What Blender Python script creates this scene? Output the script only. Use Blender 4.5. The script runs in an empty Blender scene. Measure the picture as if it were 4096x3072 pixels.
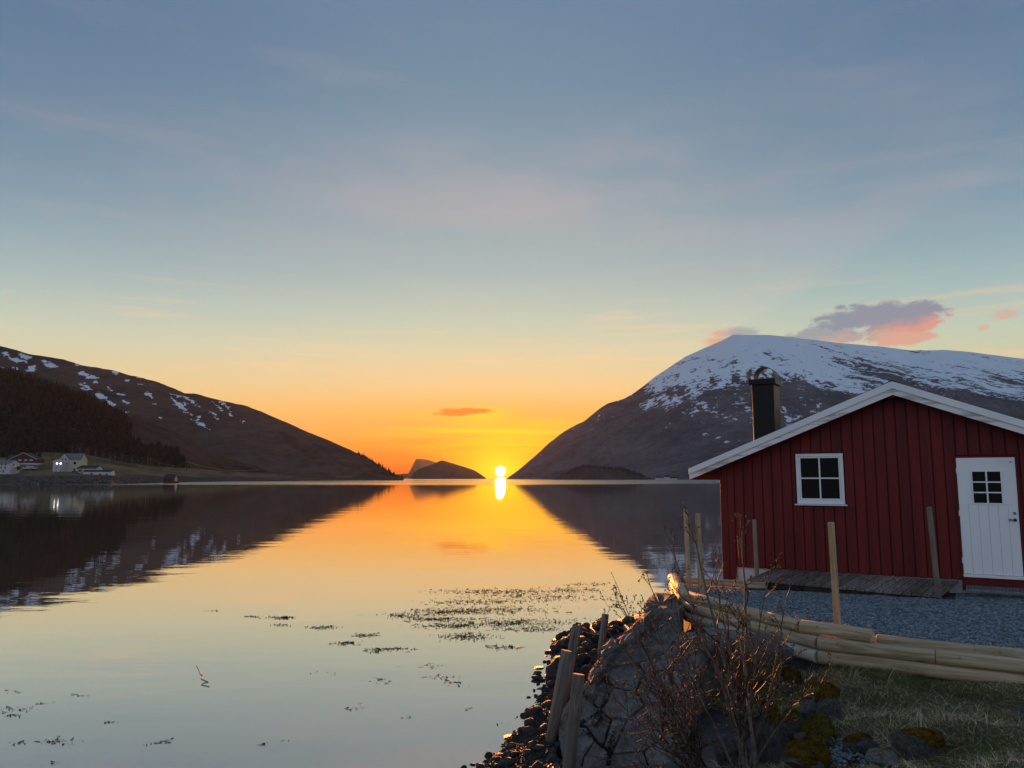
import bpy, bmesh, math, random
import numpy as np
from mathutils import Vector, Matrix, noise as mnoise

random.seed(7)
RNG = np.random.default_rng(11)
scene = bpy.context.scene
COL = scene.collection

# ------------------------------------------------------------------ camera
CZ = 3.3                                   # eye height above the fjord
F_SRC = 3094.0                             # focal length in pixels of a 4096 wide picture
PITCH = math.atan((1914.5 - 1536.0) / F_SRC)
cam_data = bpy.data.cameras.new('camera')
cam_data.sensor_width = 36.0
cam_data.lens = F_SRC / 4096.0 * 36.0
cam_data.clip_start = 0.1
cam_data.clip_end = 200000.0
cam = bpy.data.objects.new('camera', cam_data)
COL.objects.link(cam)
cam.location = (0, 0, CZ)
cam.rotation_euler = (math.pi / 2 + PITCH, 0, 0)
scene.camera = cam

# ------------------------------------------------------------------ exposure and light
EXPOSURE = 1.5
scene.view_settings.view_transform = 'Standard'
scene.view_settings.look = 'None'
scene.view_settings.exposure = EXPOSURE
scene.view_settings.gamma = 1.0
scene.view_settings.use_curve_mapping = False
scene.cycles.use_denoising = True
scene.cycles.max_bounces = 6
scene.cycles.diffuse_bounces = 3
scene.cycles.glossy_bounces = 4
scene.cycles.transmission_bounces = 4
scene.cycles.volume_bounces = 0
scene.cycles.caustics_reflective = False
scene.cycles.caustics_refractive = False
scene.cycles.sample_clamp_indirect = 4.0

SUN_AZ = math.radians(-0.85)               # measured from +Y towards +X
SUN_EL = math.radians(0.53)
sun_data = bpy.data.lights.new('sun', 'SUN')
sun_data.energy = 5.0
sun_data.angle = math.radians(0.53)
sun_data.color = (1.0, 0.32, 0.07)
sun = bpy.data.objects.new('sun', sun_data)
COL.objects.link(sun)
sun_dir = Vector((math.sin(SUN_AZ) * math.cos(SUN_EL), math.cos(SUN_AZ) * math.cos(SUN_EL), math.sin(SUN_EL)))
sun.rotation_euler = sun_dir.to_track_quat('Z', 'Y').to_euler()
sun.location = (0, 60, 40)


def lin(r, g, b, s=1.0):
    def c(v):
        v = v / 255.0
        return v / 12.92 if v <= 0.04045 else ((v + 0.055) / 1.055) ** 2.4
    return (c(r) * s, c(g) * s, c(b) * s, 1.0)


class S:
    """A node socket with arithmetic, so that node maths can be written as expressions."""
    nt = None

    def __init__(self, sock):
        self.s = sock

    @staticmethod
    def math(op, *args, clamp=False):
        n = S.nt.nodes.new('ShaderNodeMath')
        n.operation = op
        n.use_clamp = clamp
        for i, a in enumerate(args):
            if isinstance(a, S):
                S.nt.links.new(a.s, n.inputs[i])
            else:
                n.inputs[i].default_value = a
        return S(n.outputs[0])

    def __add__(s, o): return S.math('ADD', s, o)
    __radd__ = __add__
    def __sub__(s, o): return S.math('SUBTRACT', s, o)
    def __rsub__(s, o): return S.math('SUBTRACT', o, s)
    def __mul__(s, o): return S.math('MULTIPLY', s, o)
    __rmul__ = __mul__
    def __truediv__(s, o): return S.math('DIVIDE', s, o)
    def __neg__(s): return S.math('MULTIPLY', s, -1.0)


def s_max(a, b): return S.math('MAXIMUM', a, b)
def s_min(a, b): return S.math('MINIMUM', a, b)
def s_exp(a): return S.math('EXPONENT', a)
def s_pow(a, p): return S.math('POWER', a, p)
def s_abs(a): return S.math('ABSOLUTE', a)


def s_step(a, lo, hi):
    n = S.nt.nodes.new('ShaderNodeMapRange')
    n.interpolation_type = 'SMOOTHSTEP'
    S.nt.links.new(a.s, n.inputs['Value'])
    n.inputs['From Min'].default_value = lo
    n.inputs['From Max'].default_value = hi
    return S(n.outputs['Result'])


def s_mix(f, a, b):
    n = S.nt.nodes.new('ShaderNodeMix')
    n.data_type = 'RGBA'
    for key, v in ((0, f), (6, a), (7, b)):
        if isinstance(v, S):
            S.nt.links.new(v.s, n.inputs[key])
        else:
            n.inputs[key].default_value = v
    return S(n.outputs[2])


def s_vec(x, y, z=0.0):
    n = S.nt.nodes.new('ShaderNodeCombineXYZ')
    for i, v in enumerate((x, y, z)):
        if isinstance(v, S):
            S.nt.links.new(v.s, n.inputs[i])
        else:
            n.inputs[i].default_value = v
    return S(n.outputs[0])


def s_noise(vec, scale=1.0, detail=4.0, rough=0.55, dist=0.0):
    n = S.nt.nodes.new('ShaderNodeTexNoise')
    if vec is not None:
        S.nt.links.new(vec.s, n.inputs['Vector'])
    n.inputs['Scale'].default_value = scale
    n.inputs['Detail'].default_value = detail
    n.inputs['Roughness'].default_value = rough
    n.inputs['Distortion'].default_value = dist
    return S(n.outputs['Fac'])


def s_ramp(f, stops, interp='EASE'):
    n = S.nt.nodes.new('ShaderNodeValToRGB')
    n.color_ramp.interpolation = interp
    el = n.color_ramp.elements
    while len(el) < len(stops):
        el.new(0.5)
    for e, (p, c) in zip(el, stops):
        e.position = p
        e.color = c
    S.nt.links.new(f.s, n.inputs[0])
    return S(n.outputs[0])


def s_sep(vec):
    n = S.nt.nodes.new('ShaderNodeSeparateXYZ')
    S.nt.links.new(vec.s, n.inputs[0])
    return S(n.outputs[0]), S(n.outputs[1]), S(n.outputs[2])


# ------------------------------------------------------------------ sky
world = bpy.data.worlds.new('World')
scene.world = world
world.use_nodes = True
wn = world.node_tree
wn.nodes.clear()
S.nt = wn
SKY = 2.0 ** -EXPOSURE
tc = wn.nodes.new('ShaderNodeTexCoord')
gx, gy, gz = s_sep(S(tc.outputs['Generated']))
DEG = 57.29578
az = S.math('ARCTAN2', gx, gy) * DEG
el = S.math('ARCSINE', gz) * DEG
daz = az - math.degrees(SUN_AZ)
de = el - math.degrees(SUN_EL)
elr = s_max(el, 0.0) / 60.0


def stops(lst, veil=1.0):
    """Sky colours as they should appear; the warm light the haze adds in front of them is taken off first."""
    out = []
    for e, c in lst:
        h = veil * np.interp(e, [0, 5, 9, 15, 33, 60], [.20, .16, .11, .08, .036, .025])
        r, g, b, _ = lin(*c)
        out.append((e / 60.0, (max(r - h, 0.01), max(g - h * .34, 0.01), max(b - h * .12, 0.002), 1.0)))
    return out


side = s_ramp(elr, stops([(0, (240, 155, 80)), (3, (240, 184, 112)), (6, (227, 207, 156)), (9.5, (200, 207, 186)), (13, (166, 184, 187)),
                          (18, (129, 152, 170)), (23, (107, 132, 158)), (29, (96, 120, 151)), (60, (94, 116, 148))], 0.66), 'LINEAR')
front = s_ramp(elr, stops([(0, (242, 96, 18)), (2.4, (250, 138, 26)), (5.0, (250, 186, 96)), (6.8, (243, 204, 144)), (9, (225, 211, 170)), (11.5, (200, 206, 184)),
                           (15, (172, 187, 185)), (21, (145, 163, 173)), (27.5, (121, 144, 164)), (34, (109, 133, 158)), (60, (94, 116, 148))], 0.70), 'LINEAR')
back = s_ramp(elr, stops([(0, (190, 194, 206)), (6, (202, 206, 216)), (14, (190, 203, 216)), (22, (168, 186, 204)), (34, (136, 157, 184)), (60, (100, 122, 154))], 0.0), 'LINEAR')  # unseen sky behind the camera, brightened to light the door and foreground
w_front = s_exp(-(daz / 24.0) * (daz / 24.0))
w_back = s_step(s_abs(daz), 45.0, 120.0)
skyc = s_mix(w_back, s_mix(w_front, side, front), back)
# thin wisps of high cloud
wv = s_vec(az * 0.055, el * 0.34 + az * 0.012, 3.1)
wisp = s_step(s_noise(wv, 1.0, 5.0, 0.6, 0.5), 0.50, 0.78) * s_step(el, 7.0, 12.0) * (1.0 - s_step(el, 24.0, 40.0))
skyc = s_mix(wisp * 0.12, skyc, lin(214, 186, 176))
wv2 = s_vec(az * 0.07, el * 1.1, 8.4)
wisp2 = s_step(s_noise(wv2, 1.0, 4.0, 0.55, 0.4), 0.53, 0.74) * s_step(el, 5.0, 7.0) * (1.0 - s_step(el, 11.0, 15.0)) * (1.0 - s_step(s_abs(daz), 40.0, 90.0))
skyc = s_mix(wisp2 * 0.45, skyc, lin(246, 204, 158))
# a broad mauve veil high over the fjord
mv = s_noise(s_vec(az * 0.045, el * 0.16, 6.6), 1.0, 4.0, 0.55, 0.3)
veil_m = s_step(mv, 0.36, 0.66) * s_exp(-((az - 6.0) / 27.0) * ((az - 6.0) / 27.0)) * s_exp(-((el - 20.5) / 4.2) * ((el - 20.5) / 4.2))
skyc = s_mix(veil_m * 0.52, skyc, lin(186, 174, 178))
# glow round the sun
ang2 = (daz * 0.72) * (daz * 0.72) + de * de
glow = s_exp(-ang2 / 7.5)
band = s_noise(s_vec(az * 0.11, el * 1.15, 1.7), 1.0, 3.0, 0.5, 0.3)
stripe = s_step(band, 0.42, 0.62) * s_exp(-(daz / 9.0) * (daz / 9.0)) * s_exp(-(el - 3.2) * (el - 3.2) / 3.2) * 0.5
for e0, w0, a0, wa0, k0 in ((3.45, 0.28, -0.6, 6.5, 0.95), (2.55, 0.14, 0.8, 4.0, 0.8), (4.15, 0.16, 1.5, 6.0, 0.4)):
    dy_ = (el - e0 + (band - 0.5) * 0.9) / w0
    dx_ = (az - a0) / wa0
    stripe = s_max(stripe, s_exp(-(dy_ * dy_)) * s_exp(-(dx_ * dx_)) * k0)
skyc = s_mix(s_min(glow * 0.92, 1.0), skyc, lin(255, 202, 0))
skyc = s_mix(s_min(stripe * 0.85, 1.0), skyc, lin(255, 226, 0))
inner = s_exp(-ang2 / 1.6)
skyc = s_mix(inner * 0.75, skyc, lin(255, 238, 20))
# clouds: a long bar beside the sun and a bank of cumulus over the right-hand mountain
cn = s_noise(s_vec(az * 0.8, el * 1.7, 0.4), 1.0, 8.0, 0.68, 0.4)


def puff(a0, e0, wa, we, lo=0.0, hi=0.55, amp=2.3):
    dx = (az - a0) / wa
    dy = (el - e0) / we
    return s_step(1.0 - (dx * dx + dy * dy) + (cn - 0.52) * amp, lo, hi)


bar = s_max(puff(-3.3, 4.98, 2.3, 0.30, 0.0, 0.7, 2.6), puff(-4.4, 4.72, 1.5, 0.20, 0.0, 0.7, 2.6))
rim = s_exp(-(az + 2.4) * (az + 2.4) / 6.0) * s_exp(-(el - 4.7) * (el - 4.7) / 0.25)
skyc = s_mix(rim * 0.7, skyc, lin(255, 214, 30))
skyc = s_mix(bar * 0.92, skyc, lin(226, 118, 44))
big = s_max(puff(25.4, 10.75, 4.3, 1.15, amp=2.6), puff(28.0, 10.5, 2.2, 1.35, amp=2.6))
low = s_max(puff(22.4, 9.75, 3.4, 0.72, amp=2.6), puff(27.0, 9.4, 2.6, 0.8, amp=2.6))
veil = s_max(puff(16.3, 10.3, 2.0, 0.55, 0.0, 0.9), puff(15.2, 9.8, 1.6, 0.35, 0.0, 0.9))
bits = s_max(puff(33.0, 10.2, 0.85, 0.45, 0.0, 0.8), puff(31.7, 9.5, 0.5, 0.3, 0.0, 0.8))
cn2 = s_noise(s_vec(az * 0.8, el * 1.3, 5.5), 1.0, 4.0, 0.6)
pink = s_min(s_max(s_step((cn2 - 0.5) * 1.6 + (10.35 - el) * 0.8 + (az - 27.2) * 0.12, -0.25, 0.85), 0.0), 1.0)
ccol = s_mix(pink, lin(134, 137, 158), lin(226, 148, 130))
skyc = s_mix(s_max(big, low * 0.8) * 0.88, skyc, ccol)
skyc = s_mix(veil * 0.7, skyc, s_mix(s_step(az, 14.8, 16.6), lin(222, 152, 128), lin(150, 148, 162)))
skyc = s_mix(bits * 0.6, skyc, lin(224, 164, 146))
# the sun's own disc
disc = 1.0 - s_step(S.math('SQRT', daz * daz + de * de), 0.20, 0.46)
skyc = s_mix(disc, skyc, (6.0, 5.2, 3.4, 1.0))
bg = wn.nodes.new('ShaderNodeBackground')
wn.links.new(skyc.s, bg.inputs['Color'])
bg.inputs['Strength'].default_value = SKY
nish = wn.nodes.new('ShaderNodeTexSky')
nish.sky_type = 'NISHITA'
nish.sun_disc = False
nish.sun_elevation = SUN_EL
nish.sun_rotation = SUN_AZ
bg2 = wn.nodes.new('ShaderNodeBackground')
wn.links.new(nish.outputs[0], bg2.inputs['Color'])
bg2.inputs['Strength'].default_value = 0.003
addw = wn.nodes.new('ShaderNodeAddShader')
wn.links.new(bg.outputs[0], addw.inputs[0])
wn.links.new(bg2.outputs[0], addw.inputs[1])
wout = wn.nodes.new('ShaderNodeOutputWorld')
wn.links.new(addw.outputs[0], wout.inputs['Surface'])
world.cycles.sampling_method = 'MANUAL'
world.cycles.sample_map_resolution = 2048

# ------------------------------------------------------------------ picture geometry
D = 1.0 / 0.54004                          # notes were taken on a 2212 wide view of the photograph


def ray(px, py):
    x = (px * D - 2048.0) / F_SRC
    y = -(py * D - 1536.0) / F_SRC
    return (x, math.cos(PITCH) - math.sin(PITCH) * y, math.sin(PITCH) + math.cos(PITCH) * y)


def at(px, py, Y):
    r = ray(px, py)
    s = Y / r[1]
    return Vector((r[0] * s, Y, CZ + r[2] * s))


def on(px, py, z):
    r = ray(px, py)
    s = (z - CZ) / r[2]
    return Vector((r[0] * s, r[1] * s, z))


def rk(px, py):
    r = ray(px, py)
    return r[0] / r[1], r[2] / r[1]


# ------------------------------------------------------------------ helpers
def tag(o, label=None, cat=None, group=None, kind=None):
    if label: o['label'] = label
    if cat: o['category'] = cat
    if group: o['group'] = group
    if kind: o['kind'] = kind
    return o


def link(o, parent=None):
    COL.objects.link(o)
    if parent is not None:
        o.parent = parent
    return o


def empty(name, loc=(0, 0, 0), rz=0.0):
    o = bpy.data.objects.new(name, None)
    o.location = loc
    o.rotation_euler = (0, 0, rz)
    o.empty_display_size = 0.2
    return link(o)


class MB:
    """Collects shapes and links them as one mesh object."""

    def __init__(self):
        self.v = []
        self.f = []

    def add(self, verts, faces):
        n = len(self.v)
        self.v.extend([tuple(p) for p in verts])
        self.f.extend([tuple(i + n for i in f) for f in faces])

    def box(self, x0, x1, y0, y1, z0, z1):
        self.add([(x0, y0, z0), (x1, y0, z0), (x1, y1, z0), (x0, y1, z0), (x0, y0, z1), (x1, y0, z1), (x1, y1, z1), (x0, y1, z1)],
                 [(3, 2, 1, 0), (4, 5, 6, 7), (0, 1, 5, 4), (1, 2, 6, 5), (2, 3, 7, 6), (3, 0, 4, 7)])
        return self

    def prism(self, pts, y0, y1):
        """pts: (x, z) outline, counter-clockwise seen from -y; extruded from y0 to y1."""
        n = len(pts)
        v = [(x, y0, z) for x, z in pts] + [(x, y1, z) for x, z in pts]
        f = [tuple(range(n)), tuple(range(2 * n - 1, n - 1, -1))]
        for i in range(n):
            j = (i + 1) % n
            f.append((j, i, i + n, j + n))
        self.add(v, f)
        return self

    def prism_z(self, pts, z0, z1):
        n = len(pts)
        v = [(x, y, z0) for x, y in pts] + [(x, y, z1) for x, y in pts]
        f = [tuple(range(n - 1, -1, -1)), tuple(range(n, 2 * n))]
        for i in range(n):
            j = (i + 1) % n
            f.append((i, j, j + n, i + n))
        self.add(v, f)
        return self

    def tube(self, pts, radii, n=6, cap=True):
        pts = [Vector(p) for p in pts]
        rings = []
        up = Vector((0.123, 0.311, 0.94))
        base = len(self.v)
        for i, p in enumerate(pts):
            t = (pts[min(i + 1, len(pts) - 1)] - pts[max(i - 1, 0)])
            if t.length < 1e-9:
                t = Vector((0, 0, 1))
            t.normalize()
            a = t.cross(up)
            if a.length < 0.05:
                a = t.cross(Vector((1, 0, 0)))
            a.normalize()
            b = t.cross(a)
            r = radii[i] if hasattr(radii, '__len__') else radii
            for k in range(n):
                th = 2 * math.pi * k / n
                self.v.append(tuple(p + (a * math.cos(th) + b * math.sin(th)) * r))
        for i in range(len(pts) - 1):
            for k in range(n):
                k2 = (k + 1) % n
                o = base + i * n
                self.f.append((o + k, o + k2, o + n + k2, o + n + k))
        if cap:
            self.f.append(tuple(base + k for k in range(n - 1, -1, -1)))
            o = base + (len(pts) - 1) * n
            self.f.append(tuple(o + k for k in range(n)))
        return self

    def mesh(self, name, mat=None, smooth=False):
        me = bpy.data.meshes.new(name)
        me.from_pydata(self.v, [], self.f)
        if smooth:
            me.polygons.foreach_set('use_smooth', [True] * len(me.polygons))
        if mat is not None:
            me.materials.append(mat)
        me.update()
        bm = bmesh.new()
        bm.from_mesh(me)
        bmesh.ops.recalc_face_normals(bm, faces=bm.faces)
        bm.to_mesh(me)
        bm.free()
        return me

    def build(self, name, mat=None, parent=None, smooth=False, bevel=0.0):
        o = bpy.data.objects.new(name, self.mesh(name, mat, smooth))
        link(o, parent)
        if bevel:
            m = o.modifiers.new('bevel', 'BEVEL')
            m.width = bevel
            m.segments = 2
            m.limit_method = 'ANGLE'
            m.angle_limit = math.radians(40)
        return o


def np_mesh(name, verts, faces, mat=None, smooth=False):
    """verts (n,3), faces (m,k) arrays."""
    me = bpy.data.meshes.new(name)
    verts = np.asarray(verts, dtype=np.float32)
    faces = np.asarray(faces, dtype=np.int32)
    k = faces.shape[1]
    me.vertices.add(len(verts))
    me.vertices.foreach_set('co', verts.ravel())
    me.loops.add(faces.size)
    me.loops.foreach_set('vertex_index', faces.ravel())
    me.polygons.add(len(faces))
    me.polygons.foreach_set('loop_start', np.arange(0, faces.size, k, dtype=np.int32))
    me.polygons.foreach_set('loop_total', np.full(len(faces), k, dtype=np.int32))
    if smooth:
        me.polygons.foreach_set('use_smooth', np.ones(len(faces), dtype=bool))
    me.update(calc_edges=True)
    me.validate()
    if mat is not None:
        me.materials.append(mat)
    return me


def attr(me, name, values):
    a = me.attributes.new(name, 'FLOAT', 'POINT')
    a.data.foreach_set('value', np.asarray(values, dtype=np.float32).ravel())


def grid_faces(nr, nc):
    i = np.arange(nr - 1)[:, None] * nc + np.arange(nc - 1)[None, :]
    i = i.ravel()
    return np.stack([i, i + 1, i + nc + 1, i + nc], axis=1)


def hash2(ix, iy, seed):
    h = (ix.astype(np.int64) * 374761393 + iy.astype(np.int64) * 668265263 + seed * 1442695041) & 0x7fffffff
    h = ((h ^ (h >> 13)) * 1274126177) & 0x7fffffff
    h = h ^ (h >> 16)
    return (h & 0xffff) / 65535.0


def vnoise(x, y, seed=0):
    ix, iy = np.floor(x), np.floor(y)
    fx, fy = x - ix, y - iy
    fx = fx * fx * (3 - 2 * fx)
    fy = fy * fy * (3 - 2 * fy)
    a = hash2(ix, iy, seed); b = hash2(ix + 1, iy, seed)
    c = hash2(ix, iy + 1, seed); d = hash2(ix + 1, iy + 1, seed)
    return (a * (1 - fx) + b * fx) * (1 - fy) + (c * (1 - fx) + d * fx) * fy


def fbm(x, y, octv=5, seed=0, gain=0.5):
    s = np.zeros_like(np.asarray(x, dtype=float))
    amp, tot = 1.0, 0.0
    for i in range(octv):
        s = s + vnoise(x * 2.0 ** i, y * 2.0 ** i, seed + i * 17) * amp
        tot += amp
        amp *= gain
    return s / tot - 0.5


# ------------------------------------------------------------------ materials
def new_mat(name):
    m = bpy.data.materials.new(name)
    m.use_nodes = True
    m.node_tree.nodes.clear()
    S.nt = m.node_tree
    out = m.node_tree.nodes.new('ShaderNodeOutputMaterial')
    return m, out


def coords(kind='Object', scale=(1, 1, 1)):
    t = S.nt.nodes.new('ShaderNodeTexCoord')
    if scale == (1, 1, 1):
        return S(t.outputs[kind])
    mp = S.nt.nodes.new('ShaderNodeMapping')
    mp.inputs['Scale'].default_value = scale
    S.nt.links.new(t.outputs[kind], mp.inputs['Vector'])
    return S(mp.outputs[0])


def position():
    g = S.nt.nodes.new('ShaderNodeNewGeometry')
    return S(g.outputs['Position'])


def s_rand():
    n = S.nt.nodes.new('ShaderNodeObjectInfo')
    return S(n.outputs['Random'])


def s_island():
    g = S.nt.nodes.new('ShaderNodeNewGeometry')
    return S(g.outputs['Random Per Island'])


def s_attr(name):
    n = S.nt.nodes.new('ShaderNodeAttribute')
    n.attribute_name = name
    return S(n.outputs['Fac'])


def s_bright(c, f):
    n = S.nt.nodes.new('ShaderNodeMix')
    n.data_type = 'RGBA'
    n.blend_type = 'MULTIPLY'
    n.inputs[0].default_value = 1.0
    S.nt.links.new(c.s, n.inputs[6])
    S.nt.links.new(s_vec(f, f, f).s, n.inputs[7])
    return S(n.outputs[2])


def principled(out, color, rough=0.8, spec=0.3, metal=0.0, height=None, dist=0.02, strength=0.6):
    p = S.nt.nodes.new('ShaderNodeBsdfPrincipled')
    for key, v in (('Base Color', color), ('Roughness', rough), ('Metallic', metal), ('Specular IOR Level', spec)):
        if isinstance(v, S):
            S.nt.links.new(v.s, p.inputs[key])
        else:
            p.inputs[key].default_value = v
    if height is not None:
        b = S.nt.nodes.new('ShaderNodeBump')
        b.inputs['Distance'].default_value = dist
        b.inputs['Strength'].default_value = strength
        S.nt.links.new(height.s, b.inputs['Height'])
        S.nt.links.new(b.outputs[0], p.inputs['Normal'])
    S.nt.links.new(p.outputs[0], out.inputs['Surface'])
    return p


def rgb(*c):
    return (c[0], c[1], c[2], 1.0)


def mat_noise(name, c1, c2, scale=4.0, rough=0.85, bump=0.01, bscale=None, stretch=(1, 1, 1), spec=0.25, vary=0.0, island=0.0, lo=0.35, hi=0.65, detail=6.0):
    m, out = new_mat(name)
    v = coords('Object', stretch)
    n = s_noise(v, scale, detail, 0.6)
    c = s_mix(s_step(n, lo, hi), rgb(*c1), rgb(*c2))
    if vary:
        c = s_bright(c, s_rand() * vary + (1.0 - vary * 0.5))
    if island:
        c = s_bright(c, s_island() * island + (1.0 - island * 0.5))
    h = s_noise(v, bscale or scale * 4, 8.0, 0.65) if bump else None
    principled(out, c, rough, spec, 0.0, h, bump or 0.01)
    return m


M = {}
M['red'] = mat_noise('red_paint', (0.092, 0.0065, 0.0075), (0.142, 0.0105, 0.011), 5.0, 0.62, 0.004, 30, (1, 1, 0.08), 0.3, 0.30)
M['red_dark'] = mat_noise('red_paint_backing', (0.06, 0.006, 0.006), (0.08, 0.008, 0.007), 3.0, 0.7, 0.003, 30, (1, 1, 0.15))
M['white'] = mat_noise('white_paint', (0.70, 0.73, 0.77), (0.80, 0.82, 0.84), 2.5, 0.5, 0.002, 26, (0.2, 1, 1), 0.35)
M['white_worn'] = mat_noise('worn_white_paint', (0.42, 0.41, 0.40), (0.78, 0.78, 0.77), 9.0, 0.6, 0.004, 30, (0.12, 1, 1), 0.3, lo=0.36, hi=0.5)
M['door'] = mat_noise('door_paint', (0.76, 0.79, 0.83), (0.82, 0.84, 0.86), 1.5, 0.42, 0.001, 14, (1, 1, 0.2), 0.4)
M['concrete'] = mat_noise('white_foundation', (0.50, 0.51, 0.53), (0.64, 0.64, 0.65), 3.0, 0.85, 0.006, 24)
M['black'] = mat_noise('black_sheet_metal', (0.004, 0.004, 0.0045), (0.006, 0.006, 0.007), 2.0, 0.45, 0.001, 8, spec=0.2)
M['felt'] = mat_noise('roofing_felt', (0.020, 0.021, 0.023), (0.035, 0.035, 0.036), 12.0, 0.9, 0.004, 60)
M['iron'] = mat_noise('dark_iron', (0.03, 0.03, 0.03), (0.06, 0.055, 0.05), 30.0, 0.45, 0.001, 60, spec=0.5)
M['steel'] = mat_noise('galvanised_steel', (0.12, 0.135, 0.15), (0.19, 0.205, 0.22), 20.0, 0.5, 0.001, 60, spec=0.5)


def mat_arch():
    m, out = new_mat('brushed_metal')
    principled(out, rgb(0.035, 0.034, 0.033), 0.48, 0.4, 0.2)
    return m


M['arch'] = mat_arch()


def mat_glass():
    m, out = new_mat('dark_window_glass')
    n = s_noise(coords('Object'), 1.5, 3.0)
    principled(out, s_mix(n, rgb(0.004, 0.004, 0.005), rgb(0.010, 0.009, 0.008)), 0.04, 0.06)
    return m


M['glass'] = mat_glass()


def mat_wood(name, c1, c2, ring=26.0, axis=0, rough=0.75, vary=0.2, knots=True, crack=0.0):
    """Timber whose grain runs along one local axis."""
    m, out = new_mat(name)
    st = [1.0, 1.0, 1.0]
    st[axis] = 0.07
    v = coords('Object', tuple(st))
    off = s_rand()
    x, y, z = s_sep(v)
    v2 = s_vec(x + off * 13.0, y + off * 7.0, z + off * 5.0)
    wob = s_noise(v2, 3.0, 3.0, 0.5)
    gr = s_noise(s_vec(x * ring + wob * 9.0, y * ring + wob * 9.0, z * ring), 1.0, 4.0, 0.6, 0.6)
    streak = s_noise(v2, 34.0, 6.0, 0.7)
    c = s_mix(s_step(gr * 0.7 + streak * 0.3, 0.36, 0.62), rgb(*c1), rgb(*c2))
    if knots:
        kv = s_noise(coords('Object', tuple(13.0 if i != axis else 6.0 for i in range(3))), 1.0, 1.0, 0.4)
        c = s_mix(s_step(kv, 0.73, 0.78) * 0.7, c, rgb(c1[0] * 0.4, c1[1] * 0.36, c1[2] * 0.34))
    if crack:
        cr = s_step(s_noise(v2, 16.0, 2.0, 0.5), 0.66, 0.70)
        c = s_mix(cr * crack, c, rgb(c1[0] * 0.25, c1[1] * 0.25, c1[2] * 0.25))
    c = s_bright(c, off * vary + (1.0 - vary * 0.5))
    principled(out, c, rough, 0.25, 0.0, gr * 0.5 + streak, 0.003)
    return m


M['log'] = mat_wood('debarked_pine', (0.26, 0.19, 0.115), (0.47, 0.38, 0.26), 16.0, 0, 0.7, 0.25)
M['log_pale'] = mat_wood('weathered_pale_pine', (0.40, 0.36, 0.30), (0.54, 0.49, 0.42), 22.0, 0, 0.75, 0.15)
M['stake'] = mat_wood('pine_stake', (0.30, 0.21, 0.12), (0.46, 0.35, 0.22), 30.0, 2, 0.75, 0.3)
M['stake_grey'] = mat_wood('weathered_stake', (0.15, 0.12, 0.09), (0.24, 0.20, 0.16), 30.0, 2, 0.8, 0.3)
M['post'] = mat_wood('grey_post', (0.115, 0.095, 0.08), (0.215, 0.185, 0.16), 26.0, 2, 0.85, 0.25, True, 0.7)
M['deck'] = mat_wood('weathered_deck', (0.12, 0.095, 0.082), (0.24, 0.20, 0.18), 18.0, 1, 0.85, 0.7, True, 0.4)
M['deck_dark'] = mat_noise('dark_joist', (0.02, 0.018, 0.016), (0.05, 0.042, 0.036), 8.0, 0.9, 0.003)  # near-black timber tone, darker than the ramp planks


def mat_rock(name, c1, c2, scale=5.0, moss=0.0, wet=0.0, mossc=((0.10, 0.055, 0.008), (0.16, 0.11, 0.012)), lichen=0.0):
    m, out = new_mat(name)
    v = coords('Object')
    off = s_rand()
    x, y, z = s_sep(v)
    v = s_vec(x + off * 31.0, y + off * 17.0, z + off * 11.0)
    n = s_noise(v, scale, 8.0, 0.65)
    sp = s_noise(v, scale * 14.0, 3.0, 0.7)
    c = s_mix(s_step(n * 0.65 + sp * 0.35, 0.38, 0.62), rgb(*c1), rgb(*c2))
    c = s_bright(c, off * 0.5 + 0.75)
    if lichen:
        ln = s_step(s_noise(v, 7.0, 5.0, 0.7), 0.55, 0.62)
        c = s_mix(ln * lichen, c, rgb(0.22, 0.225, 0.215))
    rough = 0.85 - wet * 0.45
    if moss:
        g = S.nt.nodes.new('ShaderNodeNewGeometry')
        nx, ny, nz = s_sep(S(g.outputs['Normal']))
        mm = s_step(nz * 0.55 + (s_noise(v, 3.0, 5.0, 0.6) - 0.5) * 1.8, 0.55 - moss * 0.5, 0.75 - moss * 0.5)
        mc = s_mix(s_step(s_noise(v, 5.0, 3.0), 0.4, 0.6), rgb(*mossc[0]), rgb(*mossc[1]))
        mc = s_bright(mc, s_noise(v, 60.0, 2.0) * 1.2 + 0.4)
        c = s_mix(mm, c, mc)
    principled(out, c, rough, 0.3 + wet * 0.2, 0.0, n * 0.6 + sp * 0.7, 0.022)
    return m


M['rock'] = mat_rock('grey_rock', (0.035, 0.034, 0.034), (0.105, 0.10, 0.097), 5.0, 0.0, 0.0, lichen=0.35)
M['rock_moss'] = mat_rock('mossy_rock', (0.05, 0.05, 0.052), (0.14, 0.14, 0.14), 5.0, 0.25, lichen=0.5)
M['moss'] = mat_noise('orange_moss', (0.055, 0.036, 0.008), (0.23, 0.145, 0.025), 14.0, 0.95, 0.03, 90, spec=0.05)
M['moss_green'] = mat_noise('olive_moss', (0.05, 0.045, 0.010), (0.20, 0.165, 0.03), 14.0, 0.95, 0.03, 90, spec=0.05)
M['shore_rock'] = mat_rock('wet_shore_stone', (0.012, 0.011, 0.011), (0.045, 0.040, 0.037), 6.0, 0.0, 0.35)
M['seawall'] = mat_rock('granite_block', (0.065, 0.060, 0.055), (0.165, 0.155, 0.143), 6.0, 0.0, 0.0, lichen=0.25)
M['weed'] = mat_noise('dark_seaweed', (0.010, 0.009, 0.006), (0.025, 0.022, 0.012), 20.0, 0.6, 0.0)
M['red_weed'] = mat_noise('red_rag_leaf', (0.22, 0.015, 0.008), (0.30, 0.03, 0.015), 20.0, 0.7, 0.0)
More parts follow.
